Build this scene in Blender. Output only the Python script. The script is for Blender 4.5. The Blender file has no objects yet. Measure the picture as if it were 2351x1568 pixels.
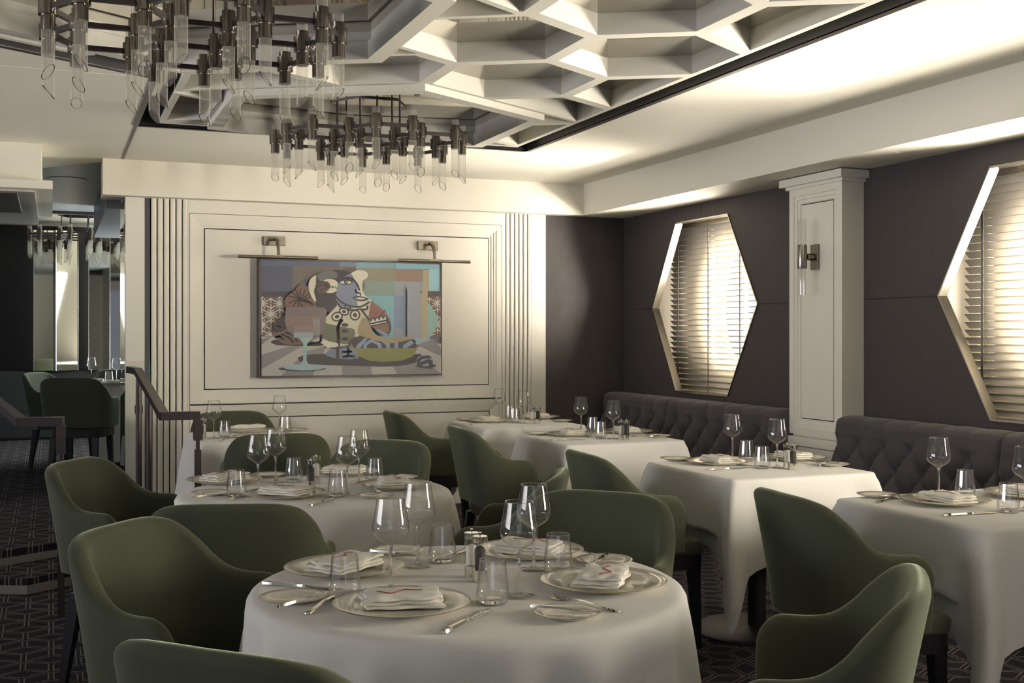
import bpy, bmesh, math, random
from mathutils import Vector, Matrix
random.seed(7)
R = math.radians
PI = math.pi
SC = bpy.context.scene
COL = SC.collection
# ------------------------------------------------------------------ camera, world, lights, exposure
cam_d = bpy.data.cameras.new('camera'); cam = bpy.data.objects.new('camera', cam_d); COL.objects.link(cam)
cam.location = (0, 0, 1.38); cam.rotation_euler = (R(90), 0, R(-22.1))
cam_d.sensor_width = 36; cam_d.lens = 36 * 2606 / 2351; cam_d.shift_y = -16 / 2351
cam_d.clip_start = .05; cam_d.clip_end = 60
SC.camera = cam
SC.view_settings.view_transform = 'Standard'; SC.view_settings.look = 'None'
SC.view_settings.gamma = 1; SC.view_settings.use_curve_mapping = False
SC.view_settings.exposure = 0.0
SC.cycles.transparent_max_bounces = 40
SC.cycles.max_bounces = 8; SC.cycles.glossy_bounces = 5; SC.cycles.transmission_bounces = 6; SC.cycles.diffuse_bounces = 6
SC.cycles.caustics_reflective = False; SC.cycles.caustics_refractive = False
SC.cycles.sample_clamp_indirect = 4
W = bpy.data.worlds.new('world'); SC.world = W; W.use_nodes = True
W.node_tree.nodes['Background'].inputs[0].default_value = (.70, .77, 1, 1)
W.node_tree.nodes['Background'].inputs[1].default_value = .30

def area(name, loc, rot, sx, sy, power, col, spread=180):
    d = bpy.data.lights.new(name, 'AREA'); d.shape = 'RECTANGLE'; d.size = sx; d.size_y = sy
    d.energy = power; d.color = col; d.spread = R(spread)
    o = bpy.data.objects.new(name, d); COL.objects.link(o); o.location = loc; o.rotation_euler = rot
    return o
WARM = (1, .91, .76)
WARMER = (1, .87, .66)
# daylight outside the four window openings of the right wall (Y centres 7.52, 4.25, 0.98, -2.29)
for yc, p in ((7.30, 2800), (4.20, 3300)):      # bright distance seen through the porthole
    area('daylight', (7.4, yc, 1.15), (0, R(98), 0), 1.7, 1.7, p, WARM)
for yc, p in ((7.45, 290), (4.25, 400)):         # broad sky close outside the porthole
    area('sky_light', (5.45, yc, 1.40), (0, R(97), 0), 1.5, 1.7, p, WARM)
def aimed(name, loc, to, sx, sy, power, col, spread):
    o = area(name, loc, (0, 0, 0), sx, sy, power, col, spread)
    o.rotation_euler = (Vector(to) - Vector(loc)).to_track_quat('-Z', 'Y').to_euler(); return o
aimed('back_wall_fill', (4.88, 1.10, 1.55), (2.6, 8.8, 1.85), .5, 1.0, 78, WARM, 70)  # extra lamp added in the third window, aimed to brighten the back wall
for yc, p in ((.98, 200), (-2.29, 100)):
    area('daylight', (5.02, yc, 1.5), (0, R(116), 0), 1.1, 1.1, p, WARM, 105)
# added fill lamp behind the camera, then big windows on the unseen left
area('rear_fill', (-1.5, -3.6, 1.5), (R(90), 0, R(-12)), 3.4, 1.6, 15, (.92, .95, 1))
area('left_side_window_light', (-5.4, 4.8, 1.7), (0, R(-104), 0), 1.0, 6.5, 78, (.97, .95, .95), 80)
# far raised room
area('far_room_light', (2.0, 12.6, 1.5), (0, R(112), 0), 1.6, 1.2, 130, (.90, 1, .95))

area('far_room_fill', (1.7, 14.0, 1.0), (R(180), 0, 0), 1.2, 1.2, 30, (1, .95, .84))  # added lamp out of view, brightens the far ceiling recess
# ------------------------------------------------------------------ materials
MATS = {}
def nt(name):
    m = bpy.data.materials.new(name); m.use_nodes = True; MATS[name] = m
    return m, m.node_tree.nodes, m.node_tree.links, m.node_tree.nodes['Principled BSDF']
def mat(name, col, rough=.6, metal=0, sheen=0, sheen_tint=None, spec=.5, noise=0, nscale=60, bump=0, coat=0, **kw):
    m, n, l, b = nt(name)
    b.inputs['Base Color'].default_value = (*col, 1)
    b.inputs['Roughness'].default_value = rough; b.inputs['Metallic'].default_value = metal
    b.inputs['Specular IOR Level'].default_value = spec
    if sheen:
        b.inputs['Sheen Weight'].default_value = sheen; b.inputs['Sheen Roughness'].default_value = .35
        b.inputs['Sheen Tint'].default_value = (*(sheen_tint or col), 1)
    if coat: b.inputs['Coat Weight'].default_value = coat
    if noise or bump:
        tc = n.new('ShaderNodeTexCoord'); nz = n.new('ShaderNodeTexNoise'); nz.inputs['Scale'].default_value = nscale
        nz.inputs['Detail'].default_value = 4
        mp = n.new('ShaderNodeMapping'); mp.inputs['Scale'].default_value = kw.get('stretch', (1, 1, 1))
        l.new(tc.outputs['Object'], mp.inputs[0]); l.new(mp.outputs[0], nz.inputs['Vector'])
        if noise:
            mx = n.new('ShaderNodeMix'); mx.data_type = 'RGBA'
            mx.inputs[6].default_value = (*[c * (1 - noise) for c in col], 1); mx.inputs[7].default_value = (*[min(1, c * (1 + noise)) for c in col], 1)
            l.new(nz.outputs[0], mx.inputs[0]); l.new(mx.outputs[2], b.inputs['Base Color'])
        if bump:
            bp = n.new('ShaderNodeBump'); bp.inputs['Strength'].default_value = bump; bp.inputs['Distance'].default_value = .002
            l.new(nz.outputs[0], bp.inputs['Height']); l.new(bp.outputs[0], b.inputs['Normal'])
    return m
paint = mat('greige_paint', (.78, .75, .67), .5, noise=.02, nscale=4)
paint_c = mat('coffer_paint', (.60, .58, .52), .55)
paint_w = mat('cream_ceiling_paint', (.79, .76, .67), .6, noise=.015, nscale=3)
gap = mat('shadow_gap', (.012, .011, .012), .8)
wood = mat('dark_wood_veneer', (.048, .042, .043), .62, noise=.22, nscale=14, stretch=(1, 14, .6), spec=.3)
velvet = mat('green_velvet', (.070, .076, .052), .85, sheen=.85, sheen_tint=(.55, .62, .46), noise=.08, nscale=9, spec=.15)
greyvelvet = mat('charcoal_velvet', (.062, .058, .064), .85, sheen=.35, sheen_tint=(.4, .38, .38), noise=.08, nscale=9, spec=.15)
darkwood = mat('black_stained_wood', (.012, .010, .014), .4)
linen = mat('white_linen', (.76, .745, .71), .8, sheen=.2, sheen_tint=(.8, .8, .8), bump=.12, nscale=420)
napk = mat('napkin_linen', (.80, .77, .70), .8, bump=.15, nscale=500)
redthread = mat('red_thread', (.22, .03, .03), .7)
china = mat('cream_china', (.74, .70, .60), .12, coat=.3)
gold = mat('dull_gold_line', (.55, .48, .34), .3, metal=1)
steel = mat('polished_steel', (.80, .76, .68), .12, metal=1)
bronze = mat('dark_bronze_metal', (.20, .178, .155), .20, metal=1)
bronze_flat = mat('dark_bronze_bar', (.06, .05, .05), .32, metal=.7)
rail_m = mat('bronze_handrail', (.075, .06, .06), .35, metal=.6)
satin = mat('satin_nickel_trim', (.74, .70, .62), .22, metal=1, noise=.05, nscale=40)
fix_m = mat('antique_bronze', (.20, .175, .14), .35, metal=.9)
mirror = mat('mirror', (.78, .74, .66), .025, metal=1)
mirror_c = mat('ceiling_mirror', (.60, .57, .50), .04, metal=1)
gloss_blue = mat('glossy_grey_ceiling', (.19, .20, .225), .4)
black = mat('black', (.01, .01, .012), .5)
whitebox = mat('white_window_box', (.75, .72, .64), .6)
pepperm = mat('peppercorns', (.02, .014, .012), .7, noise=.6, nscale=300)
saltm = mat('salt_grains', (.72, .69, .62), .7)
slab_paint = mat('step_riser', (.24, .21, .19), .6)

def glassy(name, tint=(1, 1, 1), edge=.35, gloss=1.0, ior=1.5, haze=0):
    """thin clear glass: what lies behind shows straight through, reflections by Fresnel, edges darker where the wall is seen along its length"""
    m = bpy.data.materials.new(name); m.use_nodes = True; n = m.node_tree.nodes; l = m.node_tree.links; n.clear()
    out = n.new('ShaderNodeOutputMaterial'); tr = n.new('ShaderNodeBsdfTransparent'); gl = n.new('ShaderNodeBsdfGlossy')
    gl.inputs['Roughness'].default_value = .03; gl.inputs['Color'].default_value = (gloss, gloss, gloss, 1)
    f0 = ((ior - 1) / (ior + 1)) ** 2
    lf = n.new('ShaderNodeLayerWeight'); lf.inputs[0].default_value = .5
    pw = n.new('ShaderNodeMath'); pw.operation = 'POWER'; l.new(lf.outputs['Facing'], pw.inputs[0]); pw.inputs[1].default_value = 4
    fr = n.new('ShaderNodeMath'); fr.operation = 'MULTIPLY_ADD'; l.new(pw.outputs[0], fr.inputs[0]); fr.inputs[1].default_value = .75; fr.inputs[2].default_value = f0
    lw = n.new('ShaderNodeLayerWeight'); lw.inputs[0].default_value = .25
    mx = n.new('ShaderNodeMix'); mx.data_type = 'RGBA'
    mx.inputs[6].default_value = (*tint, 1); mx.inputs[7].default_value = (*[t * edge for t in tint], 1)
    p2 = n.new('ShaderNodeMath'); p2.operation = 'POWER'; lw.inputs[0].default_value = .5; l.new(lw.outputs['Facing'], p2.inputs[0]); p2.inputs[1].default_value = 3.2
    l.new(p2.outputs[0], mx.inputs[0]); l.new(mx.outputs[2], tr.inputs[0])
    ms = n.new('ShaderNodeMixShader'); l.new(fr.outputs[0], ms.inputs[0]); l.new(tr.outputs[0], ms.inputs[1]); l.new(gl.outputs[0], ms.inputs[2])
    last = ms
    if haze:
        df = n.new('ShaderNodeBsdfTranslucent'); df.inputs[0].default_value = (.9, .88, .8, 1); d2 = n.new('ShaderNodeBsdfDiffuse'); d2.inputs[0].default_value = (.9, .88, .8, 1)
        a = n.new('ShaderNodeMixShader'); l.new(df.outputs[0], a.inputs[1]); l.new(d2.outputs[0], a.inputs[2])
        last = n.new('ShaderNodeMixShader'); last.inputs[0].default_value = haze; l.new(ms.outputs[0], last.inputs[1]); l.new(a.outputs[0], last.inputs[2])
    l.new(last.outputs[0], out.inputs[0]); MATS[name] = m
    return m
glass = glassy('clear_glass', (.992, .992, .988), .40, ior=1.6, haze=.008)
def solid_glass():
    m, n, l, b = nt('solid_glass'); b.inputs['Transmission Weight'].default_value = 1; b.inputs['Roughness'].default_value = 0; b.inputs['IOR'].default_value = 1.5
    b.inputs['Base Color'].default_value = (1, 1, 1, 1); return m
sglass = solid_glass()
glass_dk = glassy('clear_glass_rim', (.9, .9, .9), .7, ior=1.4, haze=.15)
tubeg = glassy('fluted_tube_glass', (.95, .945, .93), .25, ior=1.6, haze=.12)
tuberim = mat('cut_glass_edge', (.07, .06, .05), .2)
pane_g = glassy('pane_glass', (.93, .96, .94), .8)
green_edge = mat('green_glass_edge', (.10, .30, .24), .2)

def blind_mat():
    m, n, l, b = nt('pale_blind_slat')
    b.inputs['Base Color'].default_value = (.27, .255, .235, 1); b.inputs['Roughness'].default_value = .5
    out = n['Material Output']; tl = n.new('ShaderNodeBsdfTranslucent'); tl.inputs[0].default_value = (.55, .52, .46, 1)
    ms = n.new('ShaderNodeMixShader'); ms.inputs[0].default_value = .40
    l.new(b.outputs[0], ms.inputs[1]); l.new(tl.outputs[0], ms.inputs[2]); l.new(ms.outputs[0], out.inputs[0])
    return m
slatm = blind_mat()

def carpet_mat():
    m, n, l, b = nt('patterned_carpet')
    b.inputs['Roughness'].default_value = .95; b.inputs['Specular IOR Level'].default_value = .1
    def node(t, **k):
        x = n.new(t)
        for a, v in k.items(): setattr(x, a, v)
        return x
    def M(op, a, c=None, d=None):
        x = node('ShaderNodeMath', operation=op)
        for i, v in enumerate((a, c, d)):
            if v is None: continue
            if isinstance(v, (int, float)): x.inputs[i].default_value = v
            else: l.new(v, x.inputs[i])
        return x.outputs[0]
    tc = node('ShaderNodeTexCoord'); sp = node('ShaderNodeSeparateXYZ'); l.new(tc.outputs['Object'], sp.inputs[0])
    S = 4.6; s3 = math.sqrt(3)
    # the lattice is turned a little so that its verticals run with the room's depth
    X = M('MULTIPLY', sp.outputs[0], S); Y = M('MULTIPLY', sp.outputs[1], S)
    def cell(ox, oy):
        ax = M('SUBTRACT', M('FLOORED_MODULO', M('SUBTRACT', X, ox), 1), .5)
        ay = M('SUBTRACT', M('FLOORED_MODULO', M('SUBTRACT', Y, oy), s3), s3 / 2)
        return ax, ay, M('ADD', M('MULTIPLY', ax, ax), M('MULTIPLY', ay, ay))
    ax, ay, da = cell(0, 0); bx, by, db = cell(.5, s3 / 2)
    t = M('LESS_THAN', da, db)
    gx = M('ADD', M('MULTIPLY', ax, t), M('MULTIPLY', bx, M('SUBTRACT', 1, t)))
    gy = M('ADD', M('MULTIPLY', ay, t), M('MULTIPLY', by, M('SUBTRACT', 1, t)))
    agx = M('ABSOLUTE', gx); agy = M('ABSOLUTE', gy)
    hd = M('MAXIMUM', M('ADD', M('MULTIPLY', agx, .5), M('MULTIPLY', agy, s3 / 2)), agx)
    def band(v, c, w): return M('LESS_THAN', M('ABSOLUTE', M('SUBTRACT', v, c)), w)
    line = band(hd, .455, .013)
    for k in range(3):
        a = R(90 + 120 * k); ca, sa = math.cos(a), math.sin(a)
        along = M('ADD', M('MULTIPLY', gx, ca), M('MULTIPLY', gy, sa))
        perp = M('ABSOLUTE', M('ADD', M('MULTIPLY', gx, -sa), M('MULTIPLY', gy, ca)))
        line = M('MAXIMUM', line, M('MULTIPLY', band(perp, .045, .013), M('MULTIPLY', M('GREATER_THAN', along, .03), M('LESS_THAN', hd, .455))))
    nz = node('ShaderNodeTexNoise'); nz.inputs['Scale'].default_value = 260
    l.new(tc.outputs['Object'], nz.inputs['Vector'])
    f = M('MULTIPLY', line, M('ADD', M('MULTIPLY', nz.outputs[0], 1.0), .35))
    mx = node('ShaderNodeMix', data_type='RGBA'); mx.inputs[6].default_value = (.022, .020, .026, 1); mx.inputs[7].default_value = (.19, .175, .17, 1)
    l.new(f, mx.inputs[0]); l.new(mx.outputs[2], b.inputs['Base Color'])
    return m
carpet = carpet_mat()

# ------------------------------------------------------------------ mesh helpers
class MB:
    """collects shapes that become ONE mesh object"""
    def __init__(s): s.v = []; s.f = []; s.mi = []; s.m = 0
    def add(s, vs, fs):
        o = len(s.v); s.v += [tuple(p) for p in vs]
        for f in fs: s.f.append(tuple(i + o for i in f)); s.mi.append(s.m)
    def box(s, x0, x1, y0, y1, z0, z1):
        vs = [(x, y, z) for z in (z0, z1) for y in (y0, y1) for x in (x0, x1)]
        s.add(vs, [(0, 2, 3, 1), (4, 5, 7, 6), (0, 1, 5, 4), (2, 6, 7, 3), (0, 4, 6, 2), (1, 3, 7, 5)])
    def prism(s, poly, z0, z1, top=True, bot=True):
        n = len(poly); vs = [(p[0], p[1], z0) for p in poly] + [(p[0], p[1], z1) for p in poly]
        fs = [(i, (i + 1) % n, n + (i + 1) % n, n + i) for i in range(n)]
        if bot: fs.append(tuple(range(n - 1, -1, -1)))
        if top: fs.append(tuple(range(n, 2 * n)))
        s.add(vs, fs)
    def rings(s, rings, closed=True, caps=(True, True)):
        n = len(rings[0]); vs = [p for r in rings for p in r]; fs = []
        for a in range(len(rings) - 1):
            for i in range(n if closed else n - 1):
                j = (i + 1) % n
                fs.append((a * n + i, a * n + j, (a + 1) * n + j, (a + 1) * n + i))
        if closed and caps[0]: fs.append(tuple(range(n - 1, -1, -1)))
        if closed and caps[1]: fs.append(tuple((len(rings) - 1) * n + i for i in range(n)))
        s.add(vs, fs)
    def lathe(s, prof, seg=32, c=(0, 0), caps=(True, True)):
        s.rings([[(c[0] + r * math.cos(2 * PI * i / seg), c[1] + r * math.sin(2 * PI * i / seg), z) for i in range(seg)] for r, z in prof], caps=caps)
    def tube(s, pts, r, seg=10, square=False):
        pts = [Vector(p) for p in pts]; rings = []
        n = 4 if square else seg
        up = Vector((0, 0, 1)); prev = None
        for i, p in enumerate(pts):
            d = (pts[min(i + 1, len(pts) - 1)] - pts[max(i - 1, 0)]).normalized()
            side = d.cross(up)
            if side.length < .05: side = prev or Vector((1, 0, 0))
            side.normalize(); prev = side; u = side.cross(d).normalized()
            rr = r[i] if isinstance(r, (list, tuple)) else r
            rings.append([tuple(p + side * rr * math.cos(2 * PI * (k + (.5 if square else 0)) / n) * (1.414 if square else 1) + u * rr * math.sin(2 * PI * (k + (.5 if square else 0)) / n) * (1.414 if square else 1)) for k in range(n)])
        s.rings(rings)
    def mesh(s, name, mats, smooth=False, ang=40):
        me = bpy.data.meshes.new(name); me.from_pydata(s.v, [], s.f); me.update()
        for m in (mats if isinstance(mats, (list, tuple)) else [mats]): me.materials.append(m)
        if any(s.mi): me.polygons.foreach_set('material_index', s.mi)
        bm = bmesh.new(); bm.from_mesh(me); bmesh.ops.recalc_face_normals(bm, faces=bm.faces); bm.to_mesh(me); bm.free()
        if smooth:
            me.shade_smooth(); me.set_sharp_from_angle(angle=R(ang))
        return me
    def build(s, name, mats, parent=None, smooth=False, ang=40, bevel=0):
        return put(name, s.mesh(name, mats, smooth, ang), parent, bevel=bevel)

def put(name, data, parent=None, loc=(0, 0, 0), rot=(0, 0, 0), bevel=0):
    o = bpy.data.objects.new(name, data); COL.objects.link(o); o.location = loc; o.rotation_euler = rot
    if parent: o.parent = parent
    if bevel:
        b = o.modifiers.new('bevel', 'BEVEL'); b.width = bevel; b.segments = 2; b.limit_method = 'ANGLE'
    return o
def tag(o, label, cat, group=None):
    o['label'] = label; o['category'] = cat
    if group: o['group'] = group
    return o
def thing(name, label, cat, loc=(0, 0, 0), rz=0, group=None):
    o = bpy.data.objects.new(name, None); COL.objects.link(o); o.location = loc; o.rotation_euler = (0, 0, rz); o.empty_display_size = .1
    return tag(o, label, cat, group)
def struct(o, label=None):
    o['kind'] = 'structure'
    if label: o['label'] = label
    return o
# ------------------------------------------------------------------ the room
XW = 4.62      # right wall plane
YB = 8.79      # back wall plane
ZC = 2.65      # plain ceiling
ZS = 2.39      # soffit underside
f = MB(); f.box(-6, 6.2, -5, 18, -.1, 0); struct(f.build('floor', carpet))
# raised floor and its two steps
s = MB(); s.prism([(-3, 6.63), (-.25, 6.60), (-.114, 6.54), (.44, 6.93), (.44, 7.4), (-3, 7.4)], 0.001, .085)
o = s.build('floor_lower_step', [carpet]); struct(o)
s = MB(); s.prism([(-3, 6.80), (-.27, 6.93), (.44, 7.36), (.44, 9.4), (3.2, 9.4), (3.2, 17.9), (-6, 17.9), (-6, 6.85)], 0.002, .17)
struct(s.build('floor_raised', carpet))
s = MB(); s.box(-3, -.114, 6.535, 6.60, .002, .05)
def strip(m, a, b, z0, z1, t=.006):
    a = Vector(a); b = Vector(b); d = (b - a).normalized(); n = Vector((d.y, -d.x)) * t
    m.prism([tuple(a), tuple(b), tuple(b + n), tuple(a + n)], z0, z1)
s = MB(); strip(s, (-.25, 6.60), (-.114, 6.54), .003, .05); strip(s, (-.114, 6.54), (.44, 6.93), .003, .05); strip(s, (-3, 6.63), (-.25, 6.60), .003, .05)
strip(s, (-3, 6.80), (-.27, 6.93), .087, .13); strip(s, (-.27, 6.93), (.44, 7.36), .087, .13)
struct(s.build('trim_1', slab_paint))

# plain ceiling as a plate with the coffered recess left open
REC = [(3.045, 7.24), (3.045, -.9), (-1.9, -.9), (-1.9, 4.484), (.49, 5.864), (.49, 7.24)]
def ceiling_plate():
    bm = bmesh.new()
    def loop(pts):
        vs = [bm.verts.new((x, y, ZC)) for x, y in pts]
        return [bm.edges.new((vs[i], vs[(i + 1) % len(vs)])) for i in range(len(vs))]
    e = loop([(-6, -5), (XW, -5), (XW, 8.86), (.36, 8.86), (-.05, 9.35), (-6, 9.35)]) + loop(REC)
    bmesh.ops.triangle_fill(bm, edges=e, use_beauty=True)
    r = bmesh.ops.extrude_face_region(bm, geom=bm.faces[:])
    for v in [g for g in r['geom'] if isinstance(g, bmesh.types.BMVert)]: v.co.z += .05
    bmesh.ops.recalc_face_normals(bm, faces=bm.faces)
    me = bpy.data.meshes.new('ceiling'); bm.to_mesh(me); bm.free(); me.materials.append(paint_w)
    return put('ceiling', me)
struct(ceiling_plate())
# dark shadow slot round the recess: upstand and bronze lip
s = MB()
for i in range(len(REC)):
    a, b = REC[i], REC[(i + 1) % len(REC)]
    strip(s, a, b, ZC - .004, ZC + .004, -.028)
struct(s.build('trim_2', rail_m))
s = MB()
for i in range(len(REC)):
    a, b = REC[i], REC[(i + 1) % len(REC)]
    strip(s, a, b, ZC + .004, 2.98, .004)
struct(s.build('trim_3', black))
s = MB(); s.box(-1.95, 3.1, -.95, 7.3, 2.95, 2.97); struct(s.build('ceiling_above_slot', black))
# expansion slit running on from the recess corner, and a pale joint line on the left
s = MB(); s.box(.474, .488, 7.25, 8.66, ZC - .003, ZC + .001); struct(s.build('trim_4', rail_m))
s = MB(); s.box(-5, .42, 5.87, 5.875, ZC - .0015, ZC + .001); struct(s.build('trim_5', paint_w))

# ---- coffers
def clip(poly, n, d):
    """keep the part of a convex polygon with p.n <= d"""
    out = []
    for i in range(len(poly)):
        a, b = poly[i], poly[(i + 1) % len(poly)]
        da = a[0] * n[0] + a[1] * n[1] - d; db = b[0] * n[0] + b[1] * n[1] - d
        if da <= 0: out.append(a)
        if (da < 0 < db) or (db < 0 < da):
            t = da / (da - db); out.append((a[0] + (b[0] - a[0]) * t, a[1] + (b[1] - a[1]) * t))
    return out
def areaof(p): return abs(sum(p[i][0] * p[(i + 1) % len(p)][1] - p[(i + 1) % len(p)][0] * p[i][1] for i in range(len(p)))) / 2
def inset(poly, w):
    q = poly; n = len(poly)
    cx = sum(p[0] for p in poly) / n; cy = sum(p[1] for p in poly) / n
    res = list(poly)
    for i in range(n):
        a, b = poly[i], poly[(i + 1) % n]
        dx, dy = b[0] - a[0], b[1] - a[1]; L = math.hypot(dx, dy)
        if L < 1e-6: continue
        nx, ny = dy / L, -dx / L
        if (cx - a[0]) * nx + (cy - a[1]) * ny > 0: nx, ny = -nx, -ny
        res = clip(res, (nx, ny), a[0] * nx + a[1] * ny - w)
        if len(res) < 3: return []
    return res
def hexpts(cx, cy, r, a0=90): return [(cx + r * math.cos(R(a0 + 60 * k)), cy + r * math.sin(R(a0 + 60 * k))) for k in range(6)]
RINGS = [(.51, 4.49), (1.755, 6.51)]
RAP = 1.02 * math.sqrt(3) / 2
ZT = 2.742
def coffer(poly):
    """one honeycomb cell: underside face, stepped inner walls"""
    w1 = inset(poly, .034); w2 = inset(poly, .022)
    if len(w1) < 3 or areaof(w1) < .004: return None
    m = MB()
    # bottom ring as strips between poly and w1 (match by nearest)
    n = len(poly)
    def loop(bm, pts, z):
        vs = [bm.verts.new((x, y, z)) for x, y in pts]
        return vs, [bm.edges.new((vs[i], vs[(i + 1) % len(vs)])) for i in range(len(vs))]
    bm = bmesh.new()
    v0, e0 = loop(bm, poly, ZC + .0); v1, e1 = loop(bm, w1, ZC + .0)
    bmesh.ops.triangle_fill(bm, edges=e0 + e1)
    k = len(v1); va = [bm.verts.new((x, y, ZT)) for x, y in w1]
    for i in range(k): bm.faces.new((v1[i], v1[(i + 1) % k], va[(i + 1) % k], va[i]))
    # outer skin so the rib has a body where a cell is cut by the edge of the recess
    vo = [bm.verts.new((x, y, ZT)) for x, y in poly]; k3 = len(vo)
    for i in range(k3): bm.faces.new((v0[i], v0[(i + 1) % k3], vo[(i + 1) % k3], vo[i]))
    bmesh.ops.recalc_face_normals(bm, faces=bm.faces)
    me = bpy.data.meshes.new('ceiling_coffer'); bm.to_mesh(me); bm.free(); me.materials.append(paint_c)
    return me
P = .785; RL = P / math.sqrt(3)
root = bpy.data.objects.new('ceiling_coffers', None); COL.objects.link(root); root['kind'] = 'structure'
for j in range(-8, 4):
    cy = 4.59 + (j + 1) * P * math.sqrt(3) / 2
    for i in range(-5, 4):
        cx = 1.755 + i * P + (0 if (j + 1) % 2 == 0 else P / 2)
        poly = hexpts(cx, cy, RL)
        bad = False
        for rc in RINGS:
            best = max(range(6), key=lambda k: (cx - rc[0]) * math.cos(R(60 * k)) + (cy - rc[1]) * math.sin(R(60 * k)))
            n = (math.cos(R(60 * best)), math.sin(R(60 * best)))
            m = (cx - rc[0]) * n[0] + (cy - rc[1]) * n[1]
            if m < RAP - .2: bad = True
            elif m < RAP + RL: poly = clip(poly, (-n[0], -n[1]), -(RAP - .005 + rc[0] * n[0] + rc[1] * n[1]))
        if bad: continue
        poly = clip(poly, (1, 0), 2.93); poly = clip(poly, (0, 1), 7.12); poly = clip(poly, (0, -1), .8)
        if cy > 5.9: poly = clip(poly, (-1, 0), -.60)
        nn = (-.5, math.sqrt(3) / 2)
        if cx < .49 or cy < 5.9: poly = clip(poly, nn, .49 * nn[0] + 5.864 * nn[1] - .11) if cx < .7 else poly
        poly = clip(poly, (-1, 0), 1.8)
        if len(poly) < 3 or areaof(poly) < .03: continue
        me = coffer(poly)
        if me: put('coffer_cell', me, root)['kind'] = 'structure'
for k, rc in enumerate(RINGS):
    m = MB(); o6 = hexpts(*rc, 1.02); i6 = hexpts(*rc, .93); z0 = 2.615
    if k == 1: o6 = [(x, min(y, 7.20)) for x, y in o6]; i6 = [(x, min(y, 7.12)) for x, y in i6]
    rr = [[(x, y, z0) for x, y in i6], [(x, y, z0) for x, y in o6], [(x, y, ZT) for x, y in o6]]
    m.rings(rr, caps=(False, False)); ii = hexpts(*rc, .95)
    if k == 1: ii = [(x, min(y, 7.14)) for x, y in ii]
    m.rings([[(x, y, z0) for x, y in i6], [(x, y, ZC + .045) for x, y in i6], [(x, y, ZC + .045) for x, y in ii], [(x, y, ZT) for x, y in ii]], caps=(False, False))
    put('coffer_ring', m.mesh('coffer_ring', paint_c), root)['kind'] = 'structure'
m = MB(); m.box(-1.8, 2.93, -.8, 7.12, ZT, ZT + .01); put('coffer_mirror', m.mesh('m', mirror_c), root)['kind'] = 'structure'
# grey air slot strips at the side of the coffers
m = MB(); m.box(2.935, 2.945, -.8, 7.15, 2.70, 2.742); put('coffer_slot_strip', m.mesh('m', paint), root)['kind'] = 'structure'

# ---- back wall
def wall_back():
    m = MB()
    m.box(.506, .64, YB, 9.36, 0, 2.66)
    m.box(.64, .68, YB + .03, 9.36, 0, 2.66)
    def flutes(x0, x1, n):
        p = (x1 - x0) / n
        for i in range(n):
            a = x0 + i * p
            prof = [(a, YB + .022), (a + p * .16, YB + .022), (a + p * .17, YB + .003), (a + p * .30, YB - .004), (a + p * .58, YB - .006), (a + p * .86, YB - .004), (a + p * .99, YB + .003), (a + p, YB + .022)]
            m.rings([[(x, y, 0) for x, y in prof], [(x, y, 2.66) for x, y in prof]], closed=False)
        m.box(x0, x1, YB + .022, 9.0, 0, 2.66)
    flutes(.68, .95, 6)
    m.box(.95, .961, YB, 9.0, 0, 2.66)
    m.box(.961, 3.481, YB + .06, 9.0, 0, 2.66)
    m.box(.961, 3.481, YB, YB + .06, 2.292, 2.66)
    m.box(3.481, 3.508, YB, 9.0, 0, 2.66)
    flutes(3.508, 3.745, 6)
    m.box(3.745, 3.877, YB, 9.0, 0, 2.66)
    return m.build('wall_back', paint, smooth=True, ang=25)
struct(wall_back())
s = MB(); s.box(.642, .678, YB + .012, YB + .03, .001, 2.39); struct(s.build('trim_6', mat('dark_grey_inlay', (.10, .10, .12), .3)))
s = MB(); s.box(.500, .506, 8.80, 9.35, .20, 2.39); struct(s.build('trim_7', mirror))
def frame(m, x0, x1, z0, z1, y, w, steps, depth):
    """mitred stepped moulding that sinks from plane y; w total width"""
    prof = [(0, 0), (.006, 0)]
    n = steps
    rings = []
    def ring(off, dy): return [(x0 + off, y + dy, z0 + off), (x1 - off, y + dy, z0 + off), (x1 - off, y + dy, z1 - off), (x0 + off, y + dy, z1 - off)]
    pts = [(0, .02), (0, 0), (w * .42, .004)]
    for k in range(n):
        a = w * (.42 + .58 * (k + 1) / n)
        pts.append((w * (.42 + .58 * k / n), .004 + depth * (k + .8) / n)); pts.append((a, .004 + depth * (k + 1) / n))
    for off, dy in pts: rings.append(ring(off, dy))
    m.rings(rings, caps=(False, False))
def panel(x0, x1, z0, z1, w=.108, d=.026, y=YB, lower=False):
    m = MB(); g = .004
    frame(m, x0 + g, x1 - g, z0 + g, z1 - g, y, w - 2 * g, 3, d)
    m.m = 1; m.box(x0, x1, y + .035, y + .05, z0, z1)
    m.m = 0; m.box(x0 + w + g, x1 - w - g, y + d, y + .034, z0 + w + g, z1 - w - g)
    return m.build('panel', [paint, gap])
o = panel(.961, 3.481, .853, 2.292, w=.112); o.name = 'wall_back_upper_panel'; struct(o)
o = panel(.961, 3.481, .16, .849, w=.105, d=.026); o.name = 'wall_back_lower_panel'; struct(o)
s = MB(); s.box(.961, 3.481, YB - .004, YB + .05, 0, .158); s.box(.961, 3.877, YB - .016, YB - .004, 0, .10); s.box(.961, 3.877, YB - .022, YB - .004, 0, .05); struct(s.build('baseboard_back', paint))
s = MB(); s.box(3.877, XW, YB - .0, 9.0, 0, 2.66); struct(s.build('wall_back_dark', wood))
# soffits
s = MB(); s.box(.345, 4.18, 8.68, 9.0, ZS, ZC); struct(s.build('ceiling_beam_back', paint_w))
s = MB(); s.box(4.18, XW, -5, 9.0, ZS, ZC); struct(s.build('ceiling_beam_right', paint_w))

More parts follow.
